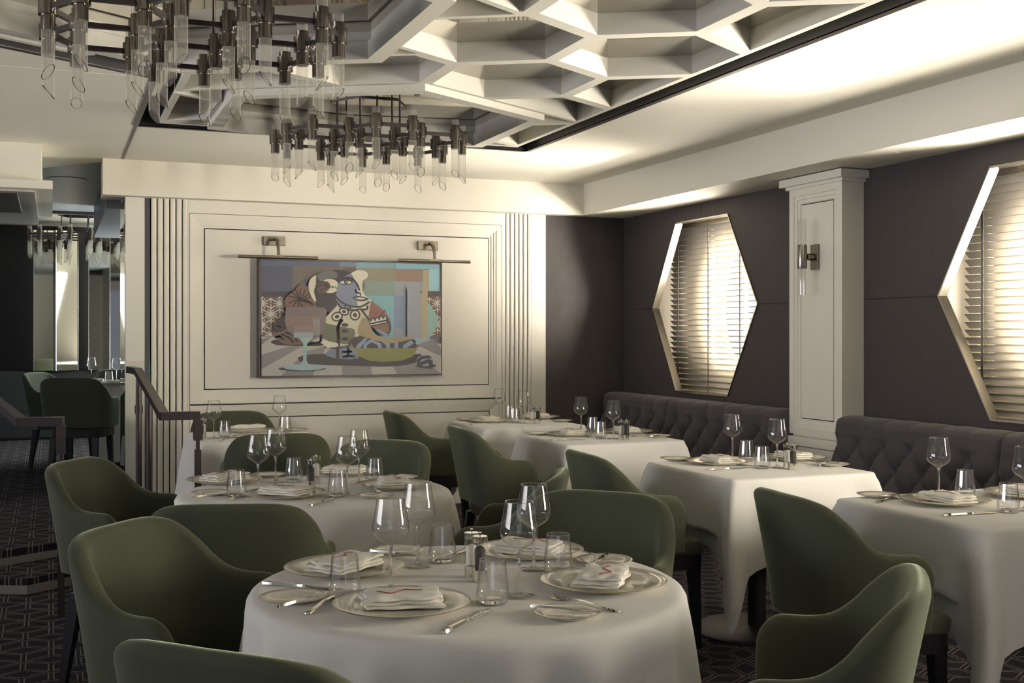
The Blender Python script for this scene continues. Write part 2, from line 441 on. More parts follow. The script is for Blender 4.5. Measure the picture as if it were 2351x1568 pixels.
# ---- right wall with hexagonal openings
WINY = [7.52, 4.25, .98, -2.29]
def hexwin(yc, g=0): return [(yc + .373, 2.266 + g), (yc - .373, 2.266 + g), (yc - .755 - g, 1.598), (yc - .373, .928 - g), (yc + .373, .928 - g), (yc + .755 + g, 1.598)]
def wall_right():
    bm = bmesh.new()
    def loop(pts):
        vs = [bm.verts.new((XW, y, z)) for y, z in pts]
        return [bm.edges.new((vs[i], vs[(i + 1) % len(vs)])) for i in range(len(vs))]
    e = loop([(-5, 0), (9.0, 0), (9.0, 2.66), (-5, 2.66)])
    for yc in WINY: e += loop(hexwin(yc))
    bmesh.ops.triangle_fill(bm, edges=e)
    r = bmesh.ops.extrude_face_region(bm, geom=bm.faces[:])
    for v in [g for g in r['geom'] if isinstance(g, bmesh.types.BMVert)]: v.co.x += .045
    bmesh.ops.recalc_face_normals(bm, faces=bm.faces)
    me = bpy.data.meshes.new('wall_right'); bm.to_mesh(me); bm.free(); me.materials.append(wood)
    return put('wall_right', me)
struct(wall_right())
# pale and dark joint lines of the veneer
s = MB()
for yc in WINY:
    for a, b in ((yc + .76, min(yc + 1.42, 8.55)), (yc - 1.42, yc - .76)):
        s.box(XW - .0015, XW + .002, a, b, 1.592, 1.600)
    s.box(XW - .0015, XW + .002, yc - .003, yc + .003, 2.272, 2.39); s.box(XW - .0015, XW + .002, yc - .003, yc + .003, 0, .922)
struct(s.build('trim_8', mat('joint_line', (.008, .008, .009), .6)))
def blind(root, yc):
    """one venetian blind: head rail, slats, ladder tapes"""
    m = MB(); m.box(4.745, 4.80, yc - .80, yc + .80, 2.235, 2.285); m.build('head_rail', satin, root)
    m = MB(); z = 2.215; c, s_ = math.cos(R(43)), math.sin(R(43)); h = .026
    while z > .90:
        m.add([(4.77 - h * c, yc - .70, z + h * s_), (4.77 + h * c, yc - .70, z - h * s_), (4.77 + h * c, yc + .70, z - h * s_), (4.77 - h * c, yc + .70, z + h * s_),
               (4.773 - h * c, yc - .70, z + h * s_ + .001), (4.773 + h * c, yc - .70, z - h * s_ + .001), (4.773 + h * c, yc + .70, z - h * s_ + .001), (4.773 - h * c, yc + .70, z + h * s_ + .001)],
              [(0, 1, 2, 3), (4, 7, 6, 5), (0, 4, 5, 1), (2, 6, 7, 3), (0, 3, 7, 4), (1, 5, 6, 2)])
        z -= .0435
    m.build('slats', slatm, root)
    m = MB()
    for yy, w in ((.56, .016), (.10, .012), (-.34, .012)):
        m.box(4.742, 4.745, yc + yy - w / 2, yc + yy + w / 2, .90, 2.24)
    m.build('ladder_tapes', mat_tape, root)
    m = MB()
    z = 2.215
    while z > .9:
        for yy in (.645, .525, .065, -.375, -.62):
            m.box(4.746, 4.794, yc + yy - .001, yc + yy + .001, z - .0225, z - .0205)
        z -= .0435
    m.build('ladder_cords', mat_tape, root)
mat_tape = mat('grey_ladder_tape', (.16, .15, .14), .6)
for k, yc in enumerate(WINY):
    root = bpy.data.objects.new('window_%d' % (k + 1), None); COL.objects.link(root); root['kind'] = 'structure'
    # satin metal reveal
    m = MB(); a, b = hexwin(yc, -.0), hexwin(yc, -.006)
    m.rings([[(XW - .008, y, z) for y, z in hexwin(yc, .006)], [(XW - .008, y, z) for y, z in b], [(XW + .055, y, z) for y, z in b], [(XW + .055, y, z) for y, z in hexwin(yc, .02)]], caps=(False, False))
    put('window_frame', m.mesh('window_frame', satin), root)
    # box behind the wall
    m = MB(); x0, x1, y0, y1, z0, z1 = XW + .045, 5.0, yc - .83, yc + .83, .88, 2.32
    m.box(x0, x1, y0 - .02, y0, z0, z1); m.box(x0, x1, y1, y1 + .02, z0, z1); m.box(x0, x1, y0 - .02, y1 + .02, z0 - .02, z0); m.box(x0, x1, y0 - .02, y1 + .02, z1, z1 + .02)
    put('window_box', m.mesh('window_box', whitebox), root)
    # hull plate with the round-cornered porthole
    bm = bmesh.new()
    def loop(pts, x=5.0):
        vs = [bm.verts.new((x, y, z)) for y, z in pts]
        return [bm.edges.new((vs[i], vs[(i + 1) % len(vs)])) for i in range(len(vs))]
    hy, hz, rr = (.44, .50, .42) if k < 2 else (.62, .60, .2)
    zc = 1.60; yo = yc - (.20 if k == 0 else 0)
    pts = []
    for q, (sy, sz) in enumerate(((1, 1), (-1, 1), (-1, -1), (1, -1))):
        for t in range(9):
            a = R(q * 90 + t * 90 / 8)
            pts.append((yo + sy * (hy - rr) + rr * math.cos(a), zc + sz * (hz - rr) + rr * math.sin(a)))
    e = loop([(y0 - .4, z0 - .6), (y1 + .4, z0 - .6), (y1 + .4, z1 + .6), (y0 - .4, z1 + .6)]) + loop(pts)
    bmesh.ops.triangle_fill(bm, edges=e)
    me = bpy.data.meshes.new('hull_plate'); bm.to_mesh(me); bm.free(); me.materials.append(whitebox)
    put('window_hull_plate', me, root)
    if k < 2: blind(root, yc)

# ---- white columns on the right wall
def column(yc):
    x1 = XW; m = MB(); y0, y1 = yc - .265, yc + .265; xf = 4.455
    m.box(xf + .03, x1, y0, y1, 0, 2.335)
    root = bpy.data.objects.new('column', None); COL.objects.link(root); root['kind'] = 'structure'
    m.build('column_shaft', paint, root)
    m = MB(); m.box(xf - .045, x1, y0 - .05, y1 + .05, 2.335, 2.383); m.box(xf - .015, x1, y0 - .02, y1 + .02, 2.315, 2.335); m.build('column_capital', paint, root)
    m = MB(); m.box(xf - .02, x1, y0 - .03, y1 + .03, ZS - .0065, ZS - .001); m.build('column_gap_shade', gap, root)  # near-black strip stands in for the shade between capital and soffit
    def fr(z0, z1, w):
        m = MB(); g = .002
        def ring(off, dx): return [(xf + dx, y0 + off, z0 + off), (xf + dx, y1 - off, z0 + off), (xf + dx, y1 - off, z1 - off), (xf + dx, y0 + off, z1 - off)]
        m.rings([ring(0, .03), ring(0, 0), ring(w * .45, 0), ring(w * .47, .008), ring(w * .70, .008), ring(w * .72, .016), ring(w * .95, .016), ring(w, .024), ring(w, .03)], caps=(False, False))
        m.m = 1; m.box(xf + .026, xf + .031, y0 + w, y1 - w, z0 + w, z1 - w)
        m.m = 0; m.box(xf + .018, xf + .026, y0 + w + .006, y1 - w - .006, z0 + w + .006, z1 - w - .006)
        m.build('column_panel', [paint, gap], root)
    fr(.74, 2.315, .10); fr(.08, .66, .07)
    m = MB(); m.box(xf - .012, x1, y0 - .012, y1 + .012, .67, .725); m.box(xf - .02, x1, y0 - .02, y1 + .02, .0, .08); m.build('column_moulding', paint, root)
for yc in (5.905, 2.635): column(yc)

# ---- left passage: bulkheads, glossy ceiling, far room
s = MB(); s.box(-3.5, -.06, 8.18, 9.9, 2.395, 2.72); struct(s.build('ceiling_bulkhead_left', paint_w))
s = MB(); s.box(-3.6, .01, 8.08, 10.0, 2.34, 2.395); struct(s.build('trim_9', paint_w))
s = MB(); s.box(-3.5, -.10, 8.2, 10.6, 2.328, 2.34); struct(s.build('ceiling_glossy_panel', mat('glossy_beige_panel', (.52, .50, .45), .3, coat=.3)))
s = MB(); s.box(-2.0, -.21, 8.32, 9.55, 2.318, 2.328); struct(s.build('ceiling_dark_inset', black))
s = MB(); s.box(-3.5, 3.0, 8.95, 12.9, 2.68, 2.72); struct(s.build('ceiling_passage', gloss_blue))
s = MB(); s.box(-3.5, 3.0, 12.84, 12.9, 2.65, 2.72); struct(s.build('trim_10', rail_m))
s = MB(); s.box(.40, 1.6, 9.36, 12.2, 2.36, 2.68); struct(s.build('ceiling_side_soffit', gloss_blue))
s = MB(); s.box(-6, 4, 12.9, 18, 2.742, 2.9); struct(s.build('ceiling_far', paint_w))
s = MB(); s.box(-6, 4, 15.4, 15.5, 0, 2.742); struct(s.build('wall_far', mat('dark_far_wall', (.02, .018, .02), .5)))
s = MB(); s.box(-6, -2.2, 14.5, 14.6, 2.5, 2.742); struct(s.build('wall_far_bulkhead', wood))
s = MB(); s.box(2.3, 2.35, 9.4, 15.4, 0, 2.74); struct(s.build('wall_passage_right', paint))
s = MB()
for i in range(14): s.box(-2.9 + i * .16, -2.9 + i * .16 + .10, 15.33, 15.40, .95, 2.25)
struct(s.build('trim_11', mat('dark_fluting', (.05, .045, .045), .5)))
# ------------------------------------------------------------------ chairs
def catmull(pts, n):
    out = []
    P_ = [pts[0]] + list(pts) + [pts[-1]]
    for i in range(1, len(P_) - 2):
        p0, p1, p2, p3 = P_[i - 1], P_[i], P_[i + 1], P_[i + 2]
        for k in range(n):
            t = k / n
            out.append(tuple(.5 * ((2 * b) + (-a + c) * t + (2 * a - 5 * b + 4 * c - d) * t * t + (-a + 3 * b - 3 * c + d) * t ** 3) for a, b, c, d in zip(p0, p1, p2, p3)))
    out.append(tuple(pts[-1])); return out
def chair_meshes():
    # half path: x forward, y sideways, top height, lean back, lean out
    half = [(.000, .000, .862, .075, .0), (.002, .090, .862, .075, .0), (.010, .150, .857, .072, .010), (.030, .195, .838, .062, .022), (.062, .222, .790, .045, .032),
            (.095, .236, .738, .030, .038), (.130, .245, .706, .016, .040), (.175, .252, .694, .006, .040), (.225, .258, .692, 0, .040)]
    h = catmull(half, 5)
    # rounded front end of the arm
    ends = []
    x0, y0, zt, lb, lo = h[-1]
    for k in range(1, 9):
        a = k / 8 * PI / 2
        ends.append((x0 + .075 * math.sin(a), y0 + .012 * math.sin(a), zt - .085 * (1 - math.cos(a)), 0, lo))
    side = [(*p, 1.0) for p in h] + [(*p, 1.0) for p in ends]
    full = [(x, -y, z, lb, -lo, s) for x, y, z, lb, lo, s in reversed(side[1:])] + side
    zb = .445; rings = []; T = .052
    for i, (x, y, zt, lb, lo, s) in enumerate(full):
        a = full[max(i - 1, 0)]; b = full[min(i + 1, len(full) - 1)]
        tx, ty = b[0] - a[0], b[1] - a[1]; L = math.hypot(tx, ty) or 1
        nx, ny = -ty / L, tx / L          # outward
        if i < 8 or i >= len(full) - 8:   # arm ends keep the arm's own normal, wall tapers off
            q = 7 - i if i < 8 else i - (len(full) - 8)
            nx, ny = (-.04, -1) if y < 0 else (-.04, 1)
            tt = T * math.sqrt(max(.02, 1 - ((q + 1) / 8.4) ** 2)) if q > 3 else T * (1 - .04 * q)
        else: tt = T
        ring = []
        def pt(off, z):
            f = max(0, (z - zb) / .417); f = f ** 1.15
            return (x - lb * f + nx * off, y + lo * f + ny * off, z)
        r = tt / 2; zc = zt - r
        for k in range(5): ring.append(pt(r * (.94 + .06 * k / 4), zb + (zc - zb) * k / 5))
        for k in range(9):
            an = PI * k / 8; ring.append(pt(r * math.cos(an), zc + r * math.sin(an)))
        for k in range(5): ring.append(pt(-r, zc - (zc - zb) * (k + 1) / 5))
        rings.append(ring)
    m = MB(); m.rings(rings)
    shell = m.mesh('backrest_shell', velvet, True, 75)
    # seat cushion, rounded
    def soft(outline, z0, z1, r, crown, n=4):
        rr = []
        for k in range(n + 1):
            a = PI / 2 * k / n; o = -r * (1 - math.sin(a)); rr.append((o, z0 + r * (1 - math.cos(a)) * .6))
        for k in range(n + 1):
            a = PI / 2 * k / n; o = -r * (1 - math.cos(a)); rr.append((o, z1 - r + r * math.sin(a)))
        cx = sum(p[0] for p in outline) / len(outline); cy = sum(p[1] for p in outline) / len(outline); out = []
        for o, z in rr: out.append([(p[0] + (cx - p[0]) * (-o) / math.hypot(p[0] - cx, p[1] - cy), p[1] + (cy - p[1]) * (-o) / math.hypot(p[0] - cx, p[1] - cy), z) for p in outline])
        for s_ in (.7, .4, .1): out.append([(cx + (p[0] - cx) * s_, cy + (p[1] - cy) * s_, z1 + crown * (1 - s_)) for p in out[2 * n + 1 - 0]] if False else [(cx + (p[0] - cx) * s_, cy + (p[1] - cy) * s_, z1 + crown * (1 - s_)) for p in outline])
        return out
    ol = catmull([(.03, -.12), (.03, .12), (.07, .19), (.16, .222), (.31, .228), (.39, .228), (.435, .19), (.45, 0), (.435, -.19), (.39, -.228), (.31, -.228), (.16, -.222), (.07, -.19), (.03, -.12)], 3)[:-1]
    m = MB(); m.rings(soft(ol, .415, .475, .022, .012)); seat = m.mesh('seat', velvet, True, 60)
    ol2 = [(.02 + p[0] * .93, p[1] * .97) for p in ol]
    m = MB(); m.rings([[(x, y, .355) for x, y in ol2], [(x, y, .418) for x, y in ol2]]); fr = m.mesh('seat_frame', darkwood, True, 40)
    legs = []
    for lx, ly, dx, dy in ((.06, .17, -.05, .02), (.06, -.17, -.05, -.02), (.39, .18, .015, .01), (.39, -.18, .015, -.01)):
        m = MB(); a, b = .024, .014
        m.rings([[(lx + dx + sx * b, ly + dy + sy * b, 0) for sx, sy in ((-1, -1), (1, -1), (1, 1), (-1, 1))], [(lx + sx * a, ly + sy * a, .356) for sx, sy in ((-1, -1), (1, -1), (1, 1), (-1, 1))]])
        legs.append(m.mesh('leg', darkwood))
    return shell, seat, fr, legs
CH = chair_meshes()
CHAIRS = []
def chair(x, y, ang, label, z=0):
    CHAIRS.append((x, y, R(ang), z))
    t = thing('dining_armchair', label, 'chair', (x, y, z), R(ang), 'green velvet armchairs')
    put('backrest', CH[0], t); put('seat', CH[1], t); put('seat_frame', CH[2], t)
    for l_ in CH[3]: put('leg', l_, t)
    return t
chair(.218, 3.249, -39, 'green velvet armchair left of the front round table, its inside turned to the light')
chair(.292, 1.974, 43.7, 'green armchair back cut off by the bottom edge of the picture')
chair(.138, 5.004, -32, 'green velvet armchair at the left side of the rear round table, nearest the steps')
chair(.522, 3.622, 72.7, 'green velvet armchair seen from behind between the two round tables')
chair(1.12, 6.049, 81.3, 'green velvet armchair seen from behind, beyond the rear round table, facing the handrail table')
chair(1.13, 7.80, -90, 'green velvet armchair against the paneled wall, behind the table by the handrail')
chair(1.498, 5.366, -133.5, 'green velvet armchair beyond the rear round table, turned towards the camera')
chair(1.732, 3.956, 149.8, 'pale edged green armchair right of the rear round table, half hidden')
chair(1.645, 3.321, -136.2, 'green armchair with broad curved back beyond the front round table')
chair(1.673, 1.978, 140, 'green velvet armchair at the bottom right corner, right of the front round table')
chair(2.204, 7.433, 0, 'green velvet armchair at the farthest banquette table, under the painting')
chair(2.191, 6.036, -3.1, 'green velvet armchair at the second farthest banquette table, beside the left banquette')
chair(2.246, 4.542, -4.3, 'green velvet armchair at the banquette table in front of the white column')
chair(2.298, 3.122, -6.3, 'green velvet armchair at the banquette table by the right edge of the picture')
chair(-.086, 11.278, -31, 'pale lit green armchair on the raised level, left of the other', .17)
chair(.159, 10.004, 69.4, 'green armchair seen from behind on the raised level, beside the white wall end', .17)
chair(.62, 11.96, -100, 'dark green armchair behind the glasses of the raised table by the mirrors', .17)

# ------------------------------------------------------------------ tables and cloths
def pushed(x, y, z, ox, oy, oz=0):
    """where a hanging cloth meets a chair it is pushed back by seat and arms"""
    for cx, cy, a, cz in CHAIRS:
        if abs(cz - oz) > .01 or math.hypot(cx - ox, cy - oy) > 1.25: continue
        dx, dy = x + ox - cx, y + oy - cy; c, s = math.cos(a), math.sin(a)
        lx, ly = dx * c + dy * s, -dx * s + dy * c
        if lx < -.2 or lx > .6: continue
        l1 = .472 * min(1, max(0, (.36 - abs(ly)) / .09)) * min(1, max(0, (.60 - z) / .09))
        l2 = .335 * min(1, max(0, (.44 - abs(ly)) / .06)) * min(1, max(0, (.78 - z) / .05))
        lim = max(l1, l2)
        if lim > 0 and lx < lim and (lim - lx) < .45: x += (lim - lx) * c; y += (lim - lx) * s
    return x, y, z
ZTAB = .762
def pedestal(t, z0=0):
    m = MB(); m.lathe([(.042, .03), (.042, .735)], 24); m.build('pedestal', black, t, True)
    m = MB(); m.lathe([(.29, .0), (.29, .012), (.27, .022), (.05, .032)], 48); m.build('base_plate', black, t, True)
def round_table(cx, cy, lab, clab, seed):
    t = thing('round_table', lab, 'table', (cx, cy, 0), 0, 'round tables')
    m = MB(); m.lathe([(.52, .73), (.525, .757)], 64); m.build('tabletop', darkwood, t, True); pedestal(t)
    rnd = random.Random(seed); ph = [rnd.uniform(0, 6.28) for _ in range(6)]
    N = 240; rings = []
    r0 = .53
    prof = [(0, 0), (.3, 0), (.5, 0), (.517, -.002), (.528, -.008), (.535, -.02)]
    for r, dz in prof[1:]: rings.append([(r * math.cos(2 * PI * i / N), r * math.sin(2 * PI * i / N), ZTAB + .003 + dz) for i in range(N)])
    D = .56
    for k in range(1, 27):
        t_ = k / 26; g = t_ ** .65
        ring = []
        for i in range(N):
            a = 2 * PI * i / N
            w = .55 * math.sin(9 * a + ph[0] + .9 * math.sin(2 * a + ph[1])) + .45 * math.sin(14 * a + ph[2] + 1.1 * math.sin(3 * a + ph[3])) + .22 * math.sin(23 * a + ph[4])
            w = w if w > 0 else w * .75
            rr = .537 + .026 * t_ + .075 * g * w
            ring.append(pushed(rr * math.cos(a), rr * math.sin(a), ZTAB - .02 - D * t_ * (1 + .02 * math.sin(4 * a + ph[5])), cx, cy))
        rings.append(ring)
    m = MB(); m.rings(rings[::-1], caps=(False, True)); c = m.build('tablecloth', linen, None, True, 180); c.location = (cx, cy, 0)
    tag(c, clab, 'tablecloth', 'round white tablecloths')
T1C = (.955, 2.64); T2C = (.965, 4.43)
round_table(*T1C, 'round pedestal table in front, hidden under its white cloth', 'white round tablecloth on the front round table with soft hanging folds', 3)
round_table(*T2C, 'round pedestal table behind the front one, hidden under its white cloth', 'white round tablecloth on the rear round table beside the handrail', 5)

def square_cloth(x0, x1, y0, y1, seed, hang=.31, z=0, drop=.56, oz=0):
    """cloth over a square table: sides hang straight, corners gather into a drooping fold"""
    rnd = random.Random(seed)
    cx, cy = (x0 + x1) / 2, (y0 + y1) / 2; hx, hy = (x1 - x0) / 2, (y1 - y0) / 2
    base = []                       # (x, y, nx, ny, corner distance signed, corner index)
    K = 26
    cor = [(1, -1), (1, 1), (-1, 1), (-1, -1)]
    rc = .022
    for q in range(4):
        sx, sy = cor[q]; ex, ey = cor[(q + 1) % 4]
        a0 = math.atan2(sy, sx)
        mx, my = sx * (hx - rc), sy * (hy - rc)
        a_in = [-PI / 2, 0, PI / 2, PI][q]
        for k in range(13):          # corner arc
            a = a_in + PI / 2 * k / 12
            base.append((mx + rc * math.cos(a), my + rc * math.sin(a), math.cos(a), math.sin(a), (k - 6) / 6 * .03, q, 0))
        L = (2 * hx if sx != ex else 2 * hy) - 2 * rc
        nx, ny = math.cos(a_in + PI / 2), math.sin(a_in + PI / 2)
        for k in range(1, K):
            d = L * k / K
            px, py = mx + rc * nx + (ex - sx) / 2 * d, my + rc * ny + (ey - sy) / 2 * d
            if d < L / 2: base.append((px, py, nx, ny, .03 + d, q, 1))
            else: base.append((px, py, nx, ny, -(.03 + L - d), (q + 1) % 4, 1))
    wob = [rnd.uniform(-1, 1) for _ in range(8)]
    rings = []
    zt = ZTAB + .003 + z
    for o, dz in ((-.30, 0), (-.1, 0), (-.012, 0), (-.004, -.002), (.003, -.008), (.006, -.018)):
        ring = []
        for px, py, nx, ny, d, q, s_ in base:
            if o <= -.1: ring.append((px * (1 + o / hx), py * (1 + o / hy), zt + dz))
            else: ring.append((px + nx * o, py + ny * o, zt + dz))
        rings.append(ring)
    NS = 22
    for k in range(1, NS + 1):
        t = k / NS; ring = []
        for px, py, nx, ny, d, q, s_ in base:
            sx, sy = cor[q]; dg = (sx / math.sqrt(2), sy / math.sqrt(2))
            e = math.exp(-(d / .062) ** 2)
            # hem drops lower towards the corners of the cloth
            c_ = max(0, 1 - abs(d) / .30)
            ln = hang + drop * .34 * (c_ ** 1.6) + .10 * e * (1 if wob[q] > -2 else 0)
            ln = min(ln, .70)
            out = .006 + .012 * t + .006 * math.sin(d * 21 + wob[q] * 5) * t * (1 - e)
            dent = -.042 * t ** .7 * math.exp(-((abs(d) - .115) / .045) ** 2)
            cone = .115 * t ** .65 * e
            side = .025 * math.sin(t * 2.6 + wob[q]) * e * t
            x = px + nx * (out + dent) + dg[0] * cone - dg[1] * side
            y = py + ny * (out + dent) + dg[1] * cone + dg[0] * side
            ring.append(pushed(x, y, zt - .018 - ln * t, cx, cy, oz))
        rings.append(ring)
    m = MB(); m.rings(rings[::-1], caps=(False, True)); me = m.mesh('tablecloth', linen, True, 70)
    return me, (cx, cy)
def square_table(x0, x1, y0, y1, lab, clab, seed, z=0, hang=.31):
    cx, cy = (x0 + x1) / 2, (y0 + y1) / 2
    t = thing('square_table', lab, 'table', (cx, cy, z), 0, 'square tables')
    m = MB(); m.box(x0 - cx + .016, x1 - cx - .016, y0 - cy + .016, y1 - cy - .016, .73, .757); m.build('tabletop', darkwood, t); pedestal(t)
    me, c = square_cloth(x0, x1, y0, y1, seed, z=0, hang=hang, oz=z)
    o = put('tablecloth', me, None, (cx, cy, z)); tag(o, clab, 'tablecloth', 'square white tablecloths')
square_table(.79, 1.50, 6.66, 7.38, 'square table hidden under a white cloth, behind the handrail end post', 'white square tablecloth on the table behind the handrail end post', 1, hang=.56)
square_table(2.63, 3.37, 6.96, 7.68, 'farthest banquette table, hidden under its white cloth', 'white square tablecloth on the farthest banquette table, by the dark wall', 2)
square_table(2.66, 3.42, 5.74, 6.46, 'second farthest banquette table under a white cloth', 'white square tablecloth on the second farthest banquette table', 3)
square_table(2.665, 3.42, 4.09, 4.84, 'square pedestal table in front of the white column, dark base showing', 'white square tablecloth with a drooping corner, in front of the white column', 4)
square_table(2.735, 3.48, 2.76, 3.50, 'square table at the right edge of the picture', 'white square tablecloth at the right edge with a tall folded corner', 5)
square_table(.44, 1.20, 10.72, 11.48, 'table on the raised level beside the mirrors', 'white tablecloth on the raised table beside the mirrors', 6, z=.17, hang=.55)

# ------------------------------------------------------------------ tableware
def mk(fn): return fn()
def plate_mesh(r, k):
    m = MB()
    m.lathe([(r * .55, 0), (r * .58, .0), (r * .64, .004 * k), (r * .97, .018 * k), (r, .0205 * k), (r * .985, .022 * k), (r * .66, .0095 * k), (r * .60, .005 * k), (r * .0005, .0045 * k)], 72, caps=(True, True))
    return m.mesh('dish', china, True, 60)
PL = plate_mesh(.155, .85); SP = plate_mesh(.076, .55)
def rim(r, k):
    m = MB(); N = 72
    m.rings([[(rr * math.cos(2 * PI * i / N), rr * math.sin(2 * PI * i / N), z) for i in range(N)] for rr, z in ((r * .984, .0222 * k), (r * .999, .0212 * k), (r * 1.003, .0202 * k))], caps=(False, False))
    return m.mesh('gilt_rim', gold, True)
RIM1, RIM2 = rim(.155, .85), rim(.076, .55)
def strand(m, pts, r=.0009): m.tube(pts, r, 6)
def napkin_meshes(seed):
    rnd = random.Random(seed); m = MB()
    L, Wd = .175, .115; nx, ny = 26, 16; layers = 3; zz = 0
    tops = []
    def hgt(u, v, k):
        return .0018 * math.sin(5 * u + k * 1.3 + seed) * math.cos(4 * v + k) + .0014 * math.sin(9 * u * v + seed)
    for k in range(layers):
        dx, dy = rnd.uniform(-.006, .006), rnd.uniform(-.006, .006); ang = rnd.uniform(-.05, .05); th = .0085
        top, bot = [], []
        for j in range(ny + 1):
            for i in range(nx + 1):
                u = i / nx * 2 - 1; v = j / ny * 2 - 1
                x = u * L / 2 * (1 - .02 * k); y = v * Wd / 2 * (1 - .03 * k) + .003 * math.sin(6 * u + k)
                x += .003 * math.sin(5 * v + 2 * k)
                x, y = x * math.cos(ang) - y * math.sin(ang) + dx, x * math.sin(ang) + y * math.cos(ang) + dy
                e = (1 - max(abs(u), abs(v)) ** 8)
                h = hgt(u, v, k) * (1 if k else .3)
                bot.append((x, y, zz + (1 - e) * .003 + max(0, h * .6))); top.append((x, y, zz + .004 + th * (.45 + .55 * e) + h))
        n1 = (nx + 1) * (ny + 1); fs = []
        for j in range(ny):
            for i in range(nx):
                a = j * (nx + 1) + i; b = a + 1; c = a + nx + 2; d = a + nx + 1
                fs.append((n1 + a, n1 + b, n1 + c, n1 + d)); fs.append((a, d, c, b))
        edge = [i for i in range(nx)] + [nx + j * (nx + 1) for j in range(ny)] + [ny * (nx + 1) + nx - i for i in range(nx)] + [(ny - j) * (nx + 1) for j in range(ny)]
        for q in range(len(edge)):
            a, b = edge[q], edge[(q + 1) % len(edge)]; fs.append((a, b, n1 + b, n1 + a))
        m.add(bot + top, fs); zz += .0095; tops = top
    me = m.mesh('napkin', napk, True, 60)
    t = MB(); pts = []
    def topz(x, y): return min(tops, key=lambda p: (p[0] - x) ** 2 + (p[1] - y) ** 2)[2] + .0012
    sx = rnd.uniform(-.02, .01)
    for k in range(30):
        a = k / 29; x = -.055 + .10 * a; y = -.015 + .018 * math.sin(a * 9 + seed) * (1 - a) + .012 * a
        pts.append((x, y, topz(x, y)))
    strand(t, pts, .0011)
    return me, t.mesh('red_thread', redthread)
NAP = [napkin_meshes(s_) for s_ in (1, 2, 3)]
def napkin_rolled():
    m = MB(); pts = []; N = 18
    rr = []
    for k in range(23):
        x = -.11 + .22 * k / 22; e = 1 - (abs(k - 11) / 11) ** 6 * .5
        rr.append([(x, .020 * e * math.cos(2 * PI * i / N) * (1.3 + .2 * math.sin(3 * x * 40)), .017 + .014 * e * math.sin(2 * PI * i / N) + .002 * math.sin(60 * x + i), ) for i in range(N)])
    m.rings(rr); return m.mesh('napkin', napk, True, 70)
NAPR = napkin_rolled()
def wine_meshes():
    m = MB(); m.lathe([(.0375, 0), (.038, .0012), (.030, .003), (.012, .006), (.005, .012)], 40); foot = m.mesh('foot', glass, True, 80)
    m = MB(); m.lathe([(.0055, .010), (.0036, .03), (.0032, .07), (.0036, .095), (.0065, .108)], 16); stem = m.mesh('stem', sglass, True, 80)
    prof = [(.0065, .108), (.014, .1135), (.026, .121), (.038, .131), (.0435, .140), (.0445, .148), (.043, .165), (.0385, .190), (.0335, .222)]
    out = catmull(prof, 4); m = MB()
    m.lathe(out, 44, caps=(False, False)); bowl = m.mesh('bowl', glass, True, 80)
    m = MB(); N = 44
    m.rings([[(r * math.cos(2 * PI * i / N), r * math.sin(2 * PI * i / N), z) for i in range(N)] for r, z in ((.0338, .2215), (.0341, .2227), (.0331, .2232), (.0327, .2218))] , caps=(False, False))
    return foot, stem, bowl, m.mesh('rim', glass_dk, True, 80)
WG = wine_meshes()
def tumbler_meshes():
    prof = catmull([(.027, .0), (.034, .004), (.0375, .016), (.0370, .034), (.0335, .065), (.0300, .100)], 5)
    inner = catmull([(.001, .012), (.024, .0125), (.033, .019), (.0352, .034), (.0322, .065), (.0288, .0995)], 5)
    m = MB(); m.lathe(prof, 40, caps=(True, False)); a = m.mesh('wall', glass, True, 80)
    m = MB(); m.lathe(inner, 40, caps=(False, False)); b = m.mesh('inner_wall', glass, True, 80)
    m = MB(); N = 40
    m.rings([[(r * math.cos(2 * PI * i / N), r * math.sin(2 * PI * i / N), z) for i in range(N)] for r, z in ((.0300, .0995), (.0299, .1008), (.0292, .1008), (.0288, .0995))], caps=(False, False))
    rm = m.mesh('rim', glass_dk, True, 80); m = MB(); m.lathe([(.0255, .0012), (.029, .004), (.0285, .0085), (.024, .0108), (.001, .0105)], 36); return a, b, rm, m.mesh('heavy_base', sglass, True, 60)
TG = tumbler_meshes()
def mill_meshes(fillm):
    m = MB(); m.lathe([(.0185, 0), (.0185, .030)], 32); base = m.mesh('base', steel, True, 40)
    m = MB(); m.lathe([(.018, .030), (.018, .098)], 32, caps=(False, False)); body = m.mesh('clear_body', glass, True, 40)
    m = MB(); h = .085 if fillm is pepperm else .080
    m.lathe([(.0135, .031), (.0138, h - .006), (.010, h), (.002, h + .004)], 24); fill = m.mesh('filling', fillm, True, 60)
    m = MB(); m.lathe([(.0187, .098), (.0187, .112), (.0178, .113)], 32); cap = m.mesh('cap', steel, True, 40)
    m = MB(); m.lathe([(.0045, .113), (.0045, .122)], 16); knob = m.mesh('knob', steel, True, 40)
    return base, body, fill, cap, knob
MILL = {'salt': mill_meshes(saltm), 'pepper': mill_meshes(pepperm)}
